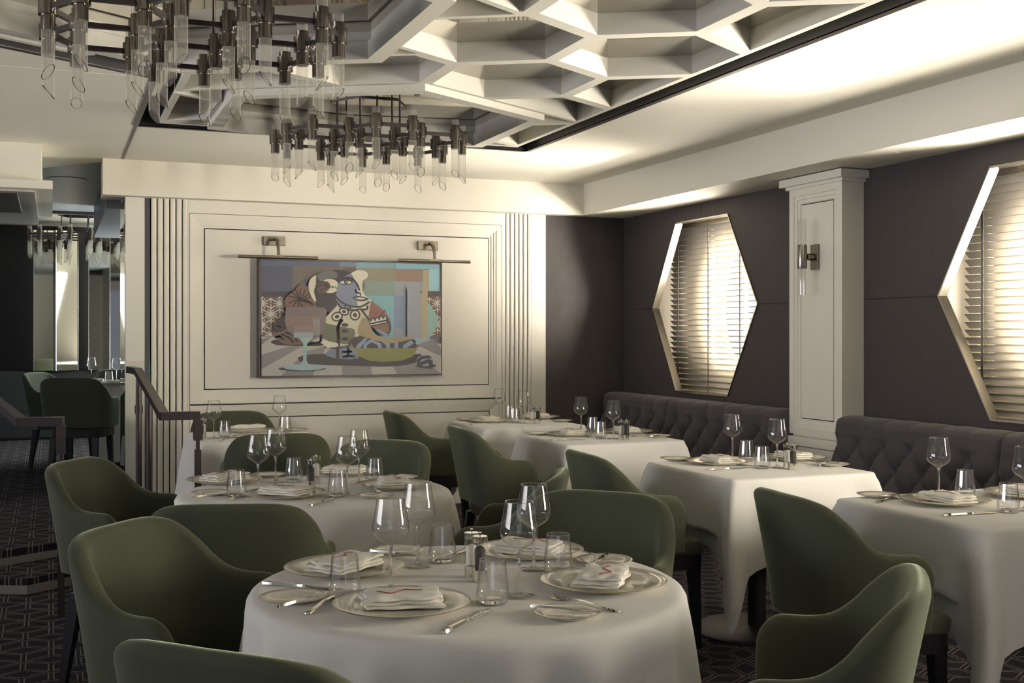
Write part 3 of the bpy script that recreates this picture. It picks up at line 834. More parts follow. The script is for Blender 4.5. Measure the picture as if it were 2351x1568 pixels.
def cutlery():
    def bar(pts):   # (x, halfwidth, z, thickness)
        m = MB(); rings = []
        for x, w, z, th in pts: rings.append([(x, -w, z), (x, w, z), (x, w * .7, z + th), (x, -w * .7, z + th)])
        m.rings(rings); return m
    kh = bar([(-.115, .004, .001, .004), (-.112, .0065, .001, .006), (-.08, .0062, .0015, .006), (-.03, .0048, .002, .0055), (-.005, .0045, .002, .005), (0, .006, .002, .006), (.006, .0055, .002, .004)]).mesh('knife_handle', steel, True, 50)
    kb = bar([(.004, .0045, .0025, .0025), (.03, .0095, .002, .0016), (.075, .0098, .002, .0014), (.098, .007, .002, .0014), (.108, .001, .002, .001)]).mesh('blade', steel, True, 50)
    m = bar([(-.10, .004, .001, .002), (-.096, .009, .001, .003), (-.06, .006, .002, .003), (0, .0032, .008, .0025), (.04, .0032, .007, .0025), (.055, .010, .004, .002), (.066, .0125, .002, .002)])
    for q in range(4):
        y = -.0105 + q * .007
        m.rings([[(x, y - .0017, z), (x, y + .0017, z), (x, y + .0017, z + .0018), (x, y - .0017, z + .0018)] for x, z in ((.064, .002), (.085, .001), (.105, .006))])
    fk = m.mesh('fork', steel, True, 50)
    bh = bar([(-.085, .0035, .001, .004), (-.082, .0055, .001, .005), (-.03, .0045, .002, .005), (0, .004, .002, .004)]).mesh('knife_handle', steel, True, 50)
    bb = bar([(-.002, .004, .0025, .002), (.02, .008, .002, .0014), (.06, .0085, .002, .0014), (.078, .002, .002, .001)]).mesh('blade', steel, True, 50)
    return kh, kb, fk, bh, bb
KH, KB, FK, BH, BB = cutlery()
# every item of the table settings: kind, which one, place on its table (two points for cutlery)
ITEMS = {
 1: [
    ('plate', 'near left', (0.728, 2.451)) ,
    ('plate', 'far left', (0.704, 2.89)) ,
    ('plate', 'far right', (1.235, 2.921)) ,
    ('plate', 'near right', (1.25, 2.487)) ,
    ('side', 'beside the near left', (0.518, 2.621)) ,
    ('side', 'beside the near right', (1.044, 2.249)) ,
    ('side', 'beside the far right', (1.38, 2.737)) ,
    ('side', 'beside the far left', (0.901, 3.077)) ,
    ('wine', 'w1', (0.757, 2.64)) ,
    ('wine', 'w2', (0.902, 2.882)) ,
    ('wine', 'w3', (1.019, 2.465)) ,
    ('wine', 'w4', (1.17, 2.73)) ,
    ('tum', 't1', (0.638, 2.614)) ,
    ('tum', 't2', (0.98, 2.912)) ,
    ('tum', 't3', (0.936, 2.423)) ,
    ('tum', 't4', (1.212, 2.668)) ,
    ('salt', '', (0.988, 2.706)) ,
    ('pepper', '', (0.99, 2.65)) ,
    ('knife', 'k1', (0.755, 2.221), (0.903, 2.361)) ,
    ('knife', 'k2', (0.496, 2.808), (0.642, 2.682)) ,
    ('knife', 'k3', (1.0, 2.956), (1.083, 3.031)) ,
    ('fork', 'f1', (0.507, 2.459), (0.647, 2.655)) ,
    ('fork', 'f4', (1.168, 2.237), (1.08, 2.421)) ,
    ('bknife', 'b1', (0.465, 2.511), (0.599, 2.608)) ,
    ('bknife', 'b2', (0.978, 2.311), (1.113, 2.192)) ,
    ('bknife', 'b3', (1.409, 2.775), (1.282, 2.649)) ,
    ('bknife', 'b4', (0.84, 3.047), (0.914, 2.962)) ,
    ('fork', 'f3', (1.359, 2.85), (1.361, 2.732)) ,
 ],
 2: [
    ('plate', 'left', (0.667, 4.822)) ,
    ('plate', 'near', (0.824, 4.316)) ,
    ('plate', 'right', (1.276, 4.4)) ,
    ('plate', 'far', (1.192, 4.895)) ,
    ('side', 'left', (0.57, 4.472)) ,
    ('side', 'farleft', (0.876, 4.957)) ,
    ('side', 'far', (1.376, 4.658)) ,
    ('side', 'right', (1.135, 4.166)) ,
    ('wine', 'w1', (0.751, 4.489)) ,
    ('wine', 'w2', (0.864, 4.738)) ,
    ('wine', 'w3', (1.059, 4.299)) ,
    ('wine', 'w4', (1.175, 4.568)) ,
    ('tum', 't1', (0.652, 4.388)) ,
    ('tum', 't2', (0.938, 4.731)) ,
    ('tum', 't3', (1.008, 4.243)) ,
    ('tum', 't4', (1.246, 4.589)) ,
    ('salt', '', (1.015, 4.651)) ,
    ('pepper', '', (0.964, 4.513)) ,
    ('knife', 'k1', (0.866, 4.04), (0.978, 4.193)) ,
    ('fork', 'f1', (0.617, 4.291), (0.689, 4.488)) ,
    ('fork', 'f2', (1.16, 4.207), (1.172, 4.414)) ,
    ('bknife', 'b1', (0.505, 4.33), (0.623, 4.383)) ,
    ('bknife', 'b2', (1.089, 4.143), (1.215, 4.091)) ,
    ('bknife', 'b3', (1.376, 4.704), (1.295, 4.561)) ,
 ],
 3: [
    ('plate', 'far', (1.151, 7.252)) ,
    ('side', 's', (1.075, 6.888)) ,
    ('side', 's2', (1.451, 7.232)) ,
    ('wine', 'w1', (0.892, 6.887)) ,
    ('wine', 'w2', (1.352, 7.281)) ,
    ('tum', 't1', (0.96, 6.918)) ,
    ('tum', 't2', (1.361, 7.132)) ,
    ('pepper', '', (0.818, 6.87)) ,
    ('salt', '', (0.84, 6.953)) ,
    ('fork', 'f', (0.897, 6.662), (0.983, 6.864)) ,
 ],
 4: [
    ('plate', 'chair', (2.848, 7.45)) ,
    ('plate', 'bench', (3.301, 7.625)) ,
    ('side', 'chair', (2.756, 7.663)) ,
    ('side', 'bench', (3.341, 7.293)) ,
    ('wine', 'w1', (3.007, 7.652)) ,
    ('wine', 'w2', (3.029, 7.246)) ,
    ('tum', 't1', (3.08, 7.622)) ,
    ('tum', 't2', (2.991, 7.31)) ,
    ('salt', '', (3.085, 7.228)) ,
    ('pepper', '', (3.122, 7.211)) ,
    ('knife', 'k', (2.699, 7.26), (2.801, 7.259)) ,
 ],
 5: [
    ('plate', 'chair', (2.933, 6.256)) ,
    ('plate', 'bench', (3.333, 6.297)) ,
    ('side', 'chair', (2.769, 6.406)) ,
    ('side', 'bench', (3.377, 5.985)) ,
    ('wine', 'w1', (3.066, 6.405)) ,
    ('wine', 'w2', (3.076, 5.984)) ,
    ('tum', 't1', (3.12, 6.349)) ,
    ('tum', 't2', (3.007, 6.011)) ,
    ('salt', '', (3.093, 5.918)) ,
    ('pepper', '', (3.108, 5.879)) ,
    ('knife', 'k', (2.741, 6.0), (2.834, 5.992)) ,
    ('fork', 'f', (3.263, 6.063), (3.384, 6.11)) ,
    ('bknife', 'b', (3.274, 5.884), (3.406, 5.925)) ,
 ],
 6: [
    ('plate', 'chair', (2.943, 4.632)) ,
    ('plate', 'bench', (3.38, 4.646)) ,
    ('side', 'chair', (2.833, 4.848)) ,
    ('side', 'bench', (3.392, 4.36)) ,
    ('wine', 'w1', (3.092, 4.745)) ,
    ('wine', 'w2', (3.112, 4.404)) ,
    ('tum', 't1', (3.124, 4.672)) ,
    ('tum', 't2', (3.025, 4.397)) ,
    ('salt', '', (3.129, 4.349)) ,
    ('pepper', '', (3.126, 4.301)) ,
    ('knife', 'k', (2.789, 4.42), (2.942, 4.431)) ,
    ('fork', 'f', (3.342, 4.498), (3.368, 4.351)) ,
    ('bknife', 'b', (3.265, 4.29), (3.419, 4.343)) ,
 ],
 7: [
    ('plate', 'chair', (3.02, 3.233)) ,
    ('plate', 'bench', (3.434, 3.258)) ,
    ('side', 'chair', (2.899, 3.463)) ,
    ('wine', 'w1', (3.126, 3.387)) ,
    ('wine', 'w2', (3.155, 3.001)) ,
    ('tum', 't1', (3.216, 3.346)) ,
    ('tum', 't2', (3.069, 2.993)) ,
    ('knife', 'k', (2.802, 3.01), (3.02, 2.993)) ,
    ('fork', 'f', (2.82, 3.349), (2.938, 3.397)) ,
    ('bknife', 'b', (2.873, 3.393), (2.995, 3.369)) ,
 ],
 8: [
    ('plate', 'near', (0.386, 11.043)) ,
    ('plate', 'far', (0.52, 10.694)) ,
    ('wine', 'w1', (0.362, 11.693)) ,
    ('wine', 'w2', (0.571, 11.279)) ,
    ('tum', 't', (0.499, 11.203)) ,
 ],
}
TN = {1: 'front round table', 2: 'rear round table', 3: 'table behind the handrail post', 4: 'farthest banquette table', 5: 'second farthest banquette table',
      6: 'table before the white column', 7: 'table at the right edge', 8: 'raised table by the mirrors'}
WHO = {  # what tells each repeated piece apart on its table
 (1, 'w1'): 'standing behind the nearest dinner plate', (1, 'w2'): 'between the far left side plate and the mills', (1, 'w3'): 'just right of the two mills', (1, 'w4'): 'in front of the far right dinner plate',
 (1, 't1'): 'left of the nearest dinner plate', (1, 't2'): 'left of the mills, at the back', (1, 't3'): 'right of the nearest dinner plate', (1, 't4'): 'behind the near right dinner plate',
 (1, 'k1'): 'lying right of the nearest dinner plate', (1, 'k2'): 'lying below the far left dinner plate', (1, 'k3'): 'half behind the tumbler by the mills',
 (1, 'f1'): 'lying left of the nearest dinner plate', (1, 'f4'): 'under the knife of the near right side plate', (1, 'f3'): 'beside the far right side plate',
 (1, 'b1'): 'resting on the left side plate', (1, 'b2'): 'resting on the near right side plate', (1, 'b3'): 'resting on the far right side plate', (1, 'b4'): 'resting on the far left side plate',
 (2, 'w1'): 'leftmost, behind the nearest plate', (2, 'w2'): 'second from the left, before the chair back', (2, 'w3'): 'right of the mills, the nearer one', (2, 'w4'): 'right of the mills, the farther one',
 (2, 't1'): 'at the left, by the nearest plate', (2, 't2'): 'just left of the pepper mill', (2, 't3'): 'right of the nearest plate', (2, 't4'): 'behind the right hand plate',
 (2, 'k1'): 'lying right of the nearest plate', (2, 'f1'): 'lying left of the nearest plate', (2, 'f2'): 'lying by the right hand side plate',
 (2, 'b1'): 'resting on the left side plate', (2, 'b2'): 'resting on the right side plate', (2, 'b3'): 'leaning on the far side plate',
 (3, 'w1'): 'next to the pepper mill', (3, 'w2'): 'at the right end', (3, 't1'): 'in front of the left wine glass', (3, 't2'): 'beside the right wine glass',
 (8, 'w1'): 'beside the mirror panel', (8, 'w2'): 'beside the white wall end',
}
for k in (4, 5, 6, 7): WHO.update({(k, 'w1'): 'at the chair side', (k, 'w2'): 'next to the banquette setting' if k == 7 else 'next to the mills', (k, 't1'): 'farther from the camera', (k, 't2'): 'nearer the camera'})
GRP = {'plate': 'dinner plates', 'side': 'side plates', 'wine': 'stemmed wine glasses', 'tum': 'stemless tumblers', 'salt': 'salt mills', 'pepper': 'pepper mills', 'knife': 'table knives', 'fork': 'table forks', 'bknife': 'butter knives'}
cnt = 0
for tb, its in ITEMS.items():
    z0 = ZTAB + .0035 + (.17 if tb == 8 else 0)
    cen = {1: T1C, 2: T2C, 3: (1.15, 7.0), 4: (3.0, 7.3), 5: (3.04, 6.1), 6: (3.04, 4.46), 7: (3.1, 3.1), 8: (.7, 11.1)}[tb]
    plates = [i for i in its if i[0] in ('plate', 'side')]
    for e in its:
        kind, key, p = e[0], e[1], e[2]; cnt += 1
        on = TN[tb]; who = WHO.get((tb, key), '')
        g = GRP[kind]
        if kind == 'plate':
            t = thing('dinner_plate', 'cream dinner plate, %s setting, on the %s' % ({'chair': 'chair side', 'bench': 'banquette side'}.get(key, key), on), 'plate', (p[0], p[1], z0), 0, g)
            put('dish', PL, t); put('gilt_rim', RIM1, t)
            if tb == 3: a = R(100) - R(90); nm = NAPR
            else:
                a = math.atan2(cen[1] - p[1], cen[0] - p[0]) - PI / 2; nm = None
                if tb >= 4: a = 0 if key in ('chair', 'near') else PI; a += -PI / 2
                a += random.uniform(-.15, .15)
            if tb == 1 and key == 'near left': a = R(-12)
            if nm: o = put('napkin', nm, None, (p[0], p[1], z0 + .018), (0, 0, R(8))); tag(o, 'rolled white napkin lying on the plate of the %s' % on, 'napkin', 'napkins')
            else:
                n_, th_ = NAP[cnt % 3]
                o = put('napkin', n_, None, (p[0], p[1], z0 + .0085), (0, 0, a)); put('red_thread', th_, o)
                tag(o, 'folded napkin with red thread, %s plate of the %s' % ({'chair': 'chair side', 'bench': 'banquette side'}.get(key, key), on), 'napkin', 'napkins')
            if tb == 1 and key == 'near left':
                c = bpy.data.curves.new('lettering', 'FONT'); c.body = 'Fil Rouge'; c.size = .021; c.shear = .35; c.align_x = 'CENTER'; c.extrude = .0002; c.materials.append(gold)
                lo = bpy.data.objects.new('lettering', c); lm = bpy.data.meshes.new_from_object(lo); bpy.data.objects.remove(lo); put('lettering', lm, t, (.045, .112, .0150), (R(7), 0, R(-22)))
        elif kind == 'side':
            nm_ = {'s': 'front', 's2': 'right end', 'left': 'left', 'chair': 'chair side', 'bench': 'banquette side'}.get(key, key)
            t = thing('side_plate', 'small cream side plate, %s, on the %s' % (nm_ if 'beside' in nm_ else 'at the %s' % nm_.replace('farleft', 'far left'), on), 'plate', (p[0], p[1], z0), 0, g)
            put('dish', SP, t); put('gilt_rim', RIM2, t)
        elif kind == 'wine':
            t = thing('wine_glass', 'wine glass on the %s, %s' % (on, who), 'wine glass', (p[0], p[1], z0), random.uniform(0, 3), g)
            put('foot', WG[0], t); put('stem', WG[1], t); b_ = put('bowl', WG[2], t); put('rim', WG[3], b_)
        elif kind == 'tum':
            t = thing('tumbler', 'water tumbler on the %s%s' % (on, ', ' + who if who else ''), 'tumbler', (p[0], p[1], z0), random.uniform(0, 3), g)
            put('wall', TG[0], t); put('inner_wall', TG[1], t); put('rim', TG[2], t); put('heavy_base', TG[3], t)
        elif kind in ('salt', 'pepper'):
            t = thing(kind + '_mill', ('clear mill full of white salt, on the %s' if kind == 'salt' else 'clear mill full of black peppercorns, on the %s') % on, kind + ' mill', (p[0], p[1], z0), 0, g)
            for nme, me in zip(('base', 'clear_body', 'filling', 'cap', 'knob'), MILL[kind]): put(nme, me, t)
        else:
            q = e[3]; a = math.atan2(q[1] - p[1], q[0] - p[0]); mx_, my_ = (p[0] + q[0]) / 2, (p[1] + q[1]) / 2
            near = min([math.hypot(mx_ - pl[2][0], my_ - pl[2][1]) - (.155 if pl[0] == 'plate' else .076) for pl in plates])
            zz = z0 + (.0125 if near < -.0 else .0005)
            if kind == 'fork':
                o = put('fork', FK, None, (mx_, my_, zz - (.001 if zz > z0 + .01 else 0)), (0, 0, a)); tag(o, 'steel fork on the %s%s' % (on, ', ' + who if who else ' by the plate'), 'fork', g)
            elif kind == 'knife':
                o = put('table_knife', KH, None, (mx_, my_, zz), (0, 0, a)); put('blade', KB, o); tag(o, 'steel table knife on the %s%s' % (on, ', ' + who if who else ' beside the chair side plate'), 'knife', g)
            else:
                o = put('butter_knife', BH, None, (mx_, my_, z0 + .0125), (0, 0, a)); put('blade', BB, o); tag(o, 'small butter knife on the %s%s' % (on, ', ' + who if who else ' across the side plate'), 'knife', g)

# ------------------------------------------------------------------ tufted banquettes
def banquette(y0, y1, seams, lab):
    t = thing('banquette', lab, 'banquette', (4.2, (y0 + y1) / 2, 0), 0, 'tufted charcoal banquettes'); ox, oy = 4.2, (y0 + y1) / 2
    edges = [y0] + seams + [y1]
    for a, b in zip(edges[:-1], edges[1:]):
        m = MB(); L = b - a; ny = int(L / .010); prof = []
        # profile from seat up the front, over the top and down behind
        for k in range(44):
            z = .44 + k * .0095; prof.append((4.345 + .055 * ((z - .44) / .42), z, 1))
        for k in range(1, 13):
            an = PI * k / 12; prof.append((4.40 + .075 - .075 * math.cos(an), .855 + .028 * math.sin(an), max(0, 1 - k / 5)))
        prof.append((4.55, .44, 0))
        rings = []
        for j in range(ny + 1):
            y = a + L * j / ny; e = min(y - a, b - y); rd = math.sqrt(max(0, 1 - max(0, 1 - e / .03) ** 2)) if e < .03 else 1
            ring = []
            for x, z, w in prof:
                zz = min(z, .90)
                u = (y - a) / .215 ; v = (zz - .47) / .27
                A, B = abs(math.sin(PI * (u / 1 + v))), abs(math.sin(PI * (u / 1 - v)))
                h = (A * B) ** .42
                if zz > .74:      # above the top row of buttons straight channels run over the edge
                    ch = abs(math.sin(PI * (u / 1 + .5 * 0))) if True else 0
                    q = min(1, (zz - .74) / .05); h = h * (1 - q) + (.55 + .45 * abs(math.sin(PI * u)) ** .5) * q
                d = .045 * h * w
                ring.append((x - d * (.3 + .7 * rd) - ox + (1 - rd) * .02 * w, y - oy, z + (.012 * h if w < 1 else 0) - (1 - rd) * .012))
            rings.append(ring)
        m.rings(rings, closed=True); m.build('back_cushion', greyvelvet, t, True, 60)
    m = MB(); m.box(3.86 - ox, 4.40 - ox, y0 - oy, y1 - oy, .36, .47); m.build('seat_cushion', greyvelvet, t, bevel=.02)
    m = MB(); m.box(3.93 - ox, 4.55 - ox, y0 - oy + .01, y1 - oy - .01, 0, .36); m.build('base', darkwood, t)
banquette(6.17, 8.70, [7.59], 'tufted charcoal banquette under the far hexagonal window')
banquette(2.9, 5.60, [4.31], 'tufted charcoal banquette under the near hexagonal window')

# ------------------------------------------------------------------ painting
PX0, PX1, PZ0, PZ1 = 1.462, 2.925, 1.050, 1.962; YP = 8.72
def ptg():
    m = MB(); mats = []; idx = {}
    def use(c):
        k = tuple(c)
        if k not in idx:
            idx[k] = len(mats); nm = 'oil_paint_%d' % len(mats)
            lin = [((v / 255) / 12.92 if v / 255 <= .04045 else ((v / 255 + .055) / 1.055) ** 2.4) for v in k]
            mats.append(mat(nm, [min(1, v * 1.25) for v in lin], .45, noise=.05, nscale=20))
        m.m = idx[k]
    lay = [0]
    W_, H_ = PX1 - PX0 - .03, PZ1 - PZ0 - .03
    def T(x, y):
        u = (x - 182) / 1893; t = 163 + 32 * u; b = 1408 - 20 * u; v = (y - t) / (b - t)
        u = min(1, max(0, u)); v = min(1, max(0, v))
        return (PX0 + .015 + u * W_, PZ1 - .015 - v * H_)
    def poly(c, pts, smooth=0):
        use(c); lay[0] += 1; y = YP - .0102 - lay[0] * .00006
        if smooth: pts = catmull(list(pts) + [pts[0]], smooth)[:-1]
        q = [T(*p) for p in pts]
        n = len(q); m.add([(a, y, b) for a, b in q], [tuple(range(n))])
    def line(c, pts, w, smooth=5, closed=False):
        use(c); lay[0] += 1; y = YP - .0102 - lay[0] * .00006
        if smooth and len(pts) > 2: pts = catmull(list(pts) + ([pts[0]] if closed else []), smooth)
        q = [T(*p) for p in pts]; w = w * W_ / 1893 / 2
        for i in range(len(q) - 1):
            (ax, az), (bx, bz) = q[i], q[i + 1]; dx, dz = bx - ax, bz - az; L = math.hypot(dx, dz)
            if L < 1e-6: continue
            nx, nz = -dz / L * w, dx / L * w; ex, ez = dx / L * w * .35, dz / L * w * .35
            m.add([(ax + nx - ex, y, az + nz - ez), (ax - nx - ex, y, az - nz - ez), (bx - nx + ex, y, bz - nz + ez), (bx + nx + ex, y, bz + nz + ez)], [(0, 1, 2, 3)])
    def ell(c, cx, cy, rx, ry, rot=0, n=28):
        a = R(rot); poly(c, [(cx + rx * math.cos(2 * PI * i / n) * math.cos(a) - ry * math.sin(2 * PI * i / n) * math.sin(a), cy + rx * math.cos(2 * PI * i / n) * math.sin(a) + ry * math.sin(2 * PI * i / n) * math.cos(a)) for i in range(n)])
    K = (38, 34, 40); KW = (190, 184, 168)
    def rect(c, x0, y0, x1, y1): poly(c, [(x0, y0), (x1, y0), (x1, y1), (x0, y1)])
    rect((88, 92, 108), 100, 100, 2200, 1500)
    # tiled background
    rect((70, 72, 92), 100, 100, 500, 500); rect((78, 84, 108), 100, 100, 985, 228); rect((98, 110, 130), 985, 100, 1160, 238); rect((110, 140, 156), 1160, 100, 1590, 240)
    rect((122, 158, 172), 1590, 100, 2200, 250); rect((94, 86, 82), 500, 228, 1160, 500); rect((82, 72, 74), 1020, 238, 1160, 330); rect((118, 116, 100), 1160, 240, 1590, 380)
    rect((122, 104, 90), 1580, 250, 1890, 385); rect((146, 136, 110), 1885, 255, 1955, 1060); rect((130, 168, 180), 1950, 250, 2200, 800); rect((112, 128, 124), 1220, 380, 1590, 540)
    rect((108, 150, 162), 1240, 540, 1570, 1000); rect((106, 128, 156), 1565, 540, 1685, 1000); rect((128, 132, 140), 1580, 385, 1885, 1060); rect((108, 126, 152), 1565, 540, 1680, 900)
    rect((66, 76, 104), 612, 372, 700, 500); rect((56, 50, 60), 100, 500, 520, 560)
    # lattice of white stars
    def stars(x0, y0, x1, y1):
        rect((92, 76, 72), x0, y0, x1, y1); C_ = (176, 170, 160)
        px, py = 178, 206
        cs = [(x0 + 10 + i * px / 1 + (px / 2 if j % 2 else 0), y0 + 70 + j * py * .55) for j in range(-1, 6) for i in range(-1, 4)]
        for cx, cy in cs:
            for k in range(6):
                a = R(30 + 60 * k); L = 104
                b = (cx + L * math.cos(a), cy + L * math.sin(a))
                seg = [(cx, cy), b]
                if x0 <= cx <= x1 and y0 <= cy <= y1 or True:
                    n = 6
                    for q in range(n):
                        p = (cx + (b[0] - cx) * q / n, cy + (b[1] - cy) * q / n); p2 = (cx + (b[0] - cx) * (q + 1) / n, cy + (b[1] - cy) * (q + 1) / n)
                        if x0 <= min(p[0], p2[0]) and max(p[0], p2[0]) <= x1 and y0 <= min(p[1], p2[1]) and max(p[1], p2[1]) <= y1: line(C_, [p, p2], 11, 0)
                a = R(60 * k); b = (cx + 60 * math.cos(a), cy + 60 * math.sin(a))
                if x0 <= min(cx, b[0]) and max(cx, b[0]) <= x1 and y0 <= min(cy, b[1]) and max(cy, b[1]) <= y1: line(C_, [(cx, cy), b], 9, 0)
    stars(182, 560, 440, 985); stars(1850, 550, 2078, 985)
    rect((66, 58, 62), 1840, 490, 2078, 550)
    poly((128, 132, 140), [(1700, 440), (1838, 490), (1905, 585), (1990, 690), (2042, 790), (2030, 870), (1985, 940), (1920, 985), (1700, 1040)])
    poly((124, 152, 150), [(1905, 590), (1990, 690), (2042, 790), (2030, 870), (1985, 940), (1925, 985), (1925, 600)], 4)
    rect((146, 136, 110), 1858, 480, 1925, 1060)
    ell((126, 148, 158), 1860, 1035, 140, 34)
    # striped table
    rect((150, 148, 146), 100, 985, 1100, 1500); rect((150, 148, 146), 1100, 1060, 2200, 1500)
    G = (112, 110, 112)
    for q in ([(182, 1180), (470, 1085), (600, 1085), (182, 1335)], [(182, 1010), (290, 985), (182, 1075)], [(380, 1408), (640, 1140), (840, 1085), (700, 1408)], [(1000, 1300), (1305, 1300), (1320, 1408), (1003, 1408)], [(1540, 1300), (1800, 1180), (2078, 1390), (1590, 1400)], [(1800, 1075), (1990, 1010), (2078, 1110), (2078, 1200)]):
        poly(G, q)
    # large shadows
    poly(K, [(540, 1215), (640, 1180), (820, 1170), (1100, 1160), (1500, 1240), (1780, 1175), (1860, 1190), (1780, 1270), (1500, 1310), (1100, 1300), (800, 1290), (600, 1265)], 4)
    poly(K, [(270, 1040), (330, 1020), (560, 1020), (800, 1060), (780, 1085), (500, 1085), (330, 1075)], 4)
    # brown jug on the left with black leaves
    poly((94, 72, 62), [(520, 500), (560, 430), (660, 460), (740, 620), (720, 690), (440, 670), (410, 610), (450, 540)], 4)
    for a, L in ((200, 120), (225, 130), (250, 120), (275, 110), (300, 130), (325, 140), (345, 120), (15, 130), (160, 110), (130, 90), (60, 110), (90, 90)):
        line(K, [(560, 590), (560 + L * .5 * math.cos(R(a + 8)), 590 + L * .5 * math.sin(R(a + 8))), (560 + L * math.cos(R(a)), 590 + L * math.sin(R(a)))], 11, 3)
    line(K, [(560, 590), (640, 600), (700, 640)], 22, 4)
    poly((94, 72, 62), [(300, 850), (420, 790), (560, 860), (640, 1050), (560, 1070), (400, 1060), (300, 960)], 4)
    poly(K, [(330, 830), (400, 760), (480, 800), (430, 900), (330, 945), (285, 900)], 4); line((94, 72, 62), [(310, 880), (360, 870), (390, 900)], 20)
    for q in ([(320, 1000), (360, 980), (400, 1020)], [(380, 960), (460, 1000), (500, 1050)], [(420, 940), (500, 970), (540, 1040)]): line(K, q, 20)
    # head, hair and neck
    poly((178, 174, 160), [(735, 320), (680, 360), (655, 440), (680, 540), (730, 610), (735, 460)], 4)
    poly(K, [(735, 320), (730, 430), (712, 500), (735, 600), (735, 660), (930, 760), (960, 780), (940, 560), (960, 400), (1040, 340), (1110, 300), (980, 265), (850, 275)], 3)
    poly((84, 86, 84), [(740, 330), (800, 285), (880, 270), (950, 300), (940, 350), (860, 360), (780, 390)], 4)
    ell((180, 174, 154), 875, 440, 92, 78)
    poly((84, 62, 52), [(755, 400), (850, 390), (880, 450), (830, 510), (755, 500)], 3)
    for q in ([(870, 440), (800, 400), (760, 410)], [(870, 445), (800, 430), (755, 450)], [(870, 450), (810, 470), (770, 495)]): line(K, q, 14, 3)
    line(K, [(880, 460), (900, 440), (905, 460), (925, 445), (945, 465), (960, 460)], 8)
    poly((104, 110, 134), [(1090, 300), (1010, 350), (960, 400), (945, 520), (940, 600), (1000, 650), (1160, 660), (1165, 560), (1170, 430), (1130, 360)], 3)
    poly((182, 178, 164), [(1095, 300), (1160, 270), (1240, 275), (1275, 310), (1265, 350), (1220, 385), (1215, 470), (1250, 545), (1290, 575), (1310, 600), (1250, 655), (1165, 650), (1165, 470), (1140, 380)], 3)
    poly((96, 96, 88), [(1225, 370), (1250, 430), (1225, 500), (1215, 440)], 4)
    line(K, [(960, 400), (1010, 355), (1080, 350), (1130, 380), (1165, 430), (1185, 485)], 18); line(K, [(1145, 475), (1150, 505), (1190, 515)], 16); line(K, [(1195, 515), (1195, 555)], 12)
    ell(K, 1042, 396, 72, 32); ell((184, 180, 170), 1042, 400, 58, 18); ell(K, 1042, 398, 22, 20); ell((184, 180, 170), 1045, 394, 7, 6)
    line(K, [(965, 385), (1040, 355), (1110, 385)], 12)
    poly(K, [(1105, 570), (1150, 545), (1200, 550), (1285, 575), (1240, 600), (1170, 600)], 2); poly((176, 170, 156), [(1130, 570), (1190, 560), (1255, 576), (1190, 586)], 2)
    # dress
    poly((168, 164, 144), [(830, 780), (960, 640), (1180, 660), (1310, 600), (1290, 780), (1250, 900), (1160, 1000), (980, 1090), (780, 1050), (830, 860)])
    poly((84, 88, 68), [(830, 840), (1000, 880), (1130, 905), (1130, 990), (1080, 1060), (960, 1055), (795, 1000)], 2)
    poly((104, 110, 128), [(940, 580), (1060, 640), (1120, 690), (1010, 700), (950, 640)], 2)
    line(K, [(940, 560), (1030, 635), (1180, 665), (1290, 610)], 18); line(K, [(940, 600), (1010, 690), (1090, 700), (1180, 690)], 16)
    line(K, [(1180, 690), (1260, 690), (1270, 650)], 18); line(K, [(1210, 700), (1290, 810)], 22)
    for cx, cy, rx, ry, ro in ((950, 770, 58, 48, -25), (1022, 715, 52, 40, 20), (1138, 752, 52, 56, 15), (1060, 668, 30, 24, 0)):
        ell(K, cx, cy, rx + 4, ry + 4, ro); ell((178, 172, 158), cx, cy, rx - 12, ry - 12, ro); ell(K, cx, cy, rx * .42, ry * .42, ro)
    line(K, [(1000, 800), (960, 880), (965, 1000), (960, 1220)], 34); 
    for cy in (860, 925, 1010): ell(K, 1032, cy, 36, 20)
    # brown sleeve and arm
    poly((112, 76, 64), [(1310, 595), (1440, 700), (1510, 800), (1515, 900), (1490, 950), (1300, 870), (1280, 780)], 3)
    poly((104, 80, 58), [(1300, 860), (1480, 840), (1510, 910), (1490, 950), (1340, 900)], 2)
    line(K, [(1400, 760), (1460, 700)], 12, 0); line(K, [(1470, 770), (1515, 880), (1495, 950)], 16)
    poly(K, [(1270, 795), (1460, 752), (1490, 840), (1300, 875)]); poly((180, 176, 166), [(1288, 806), (1462, 768), (1470, 800), (1296, 838)]); line((180, 176, 166), [(1300, 860), (1470, 825)], 10, 0)
    for k in range(4): ell(K, 1305 + k * 45, 812 - k * 9, 12, 11)
    poly((132, 118, 88), [(1215, 780), (1270, 800), (1330, 930), (1430, 990), (1720, 990), (1760, 1040), (1500, 1070), (1330, 1060), (1200, 990), (1165, 910)], 3)
    poly(K, [(1340, 905), (1500, 950), (1495, 980), (1400, 970)]); poly((112, 128, 150), [(1340, 910), (1380, 905), (1495, 960), (1470, 985)])
    # bowl
    poly(K, [(1095, 1010), (1200, 980), (1500, 1060), (1760, 1010), (1790, 1060), (1780, 1115), (1110, 1115)], 2)
    LB = (112, 126, 150)
    for q in ([(1150, 1085), (1240, 1000), (1275, 1005), (1190, 1110), (1150, 1110)], [(1225, 1110), (1230, 1060), (1310, 1010), (1420, 1060), (1420, 1112), (1385, 1112), (1380, 1080), (1315, 1045), (1262, 1080), (1262, 1110)], [(1400, 1020), (1510, 1060), (1510, 1112), (1470, 1112), (1470, 1080)], [(1560, 1040), (1600, 1030), (1600, 1112), (1560, 1112)], [(1650, 1110), (1650, 1080), (1740, 1020), (1770, 1060), (1690, 1110)]): poly(LB, q)
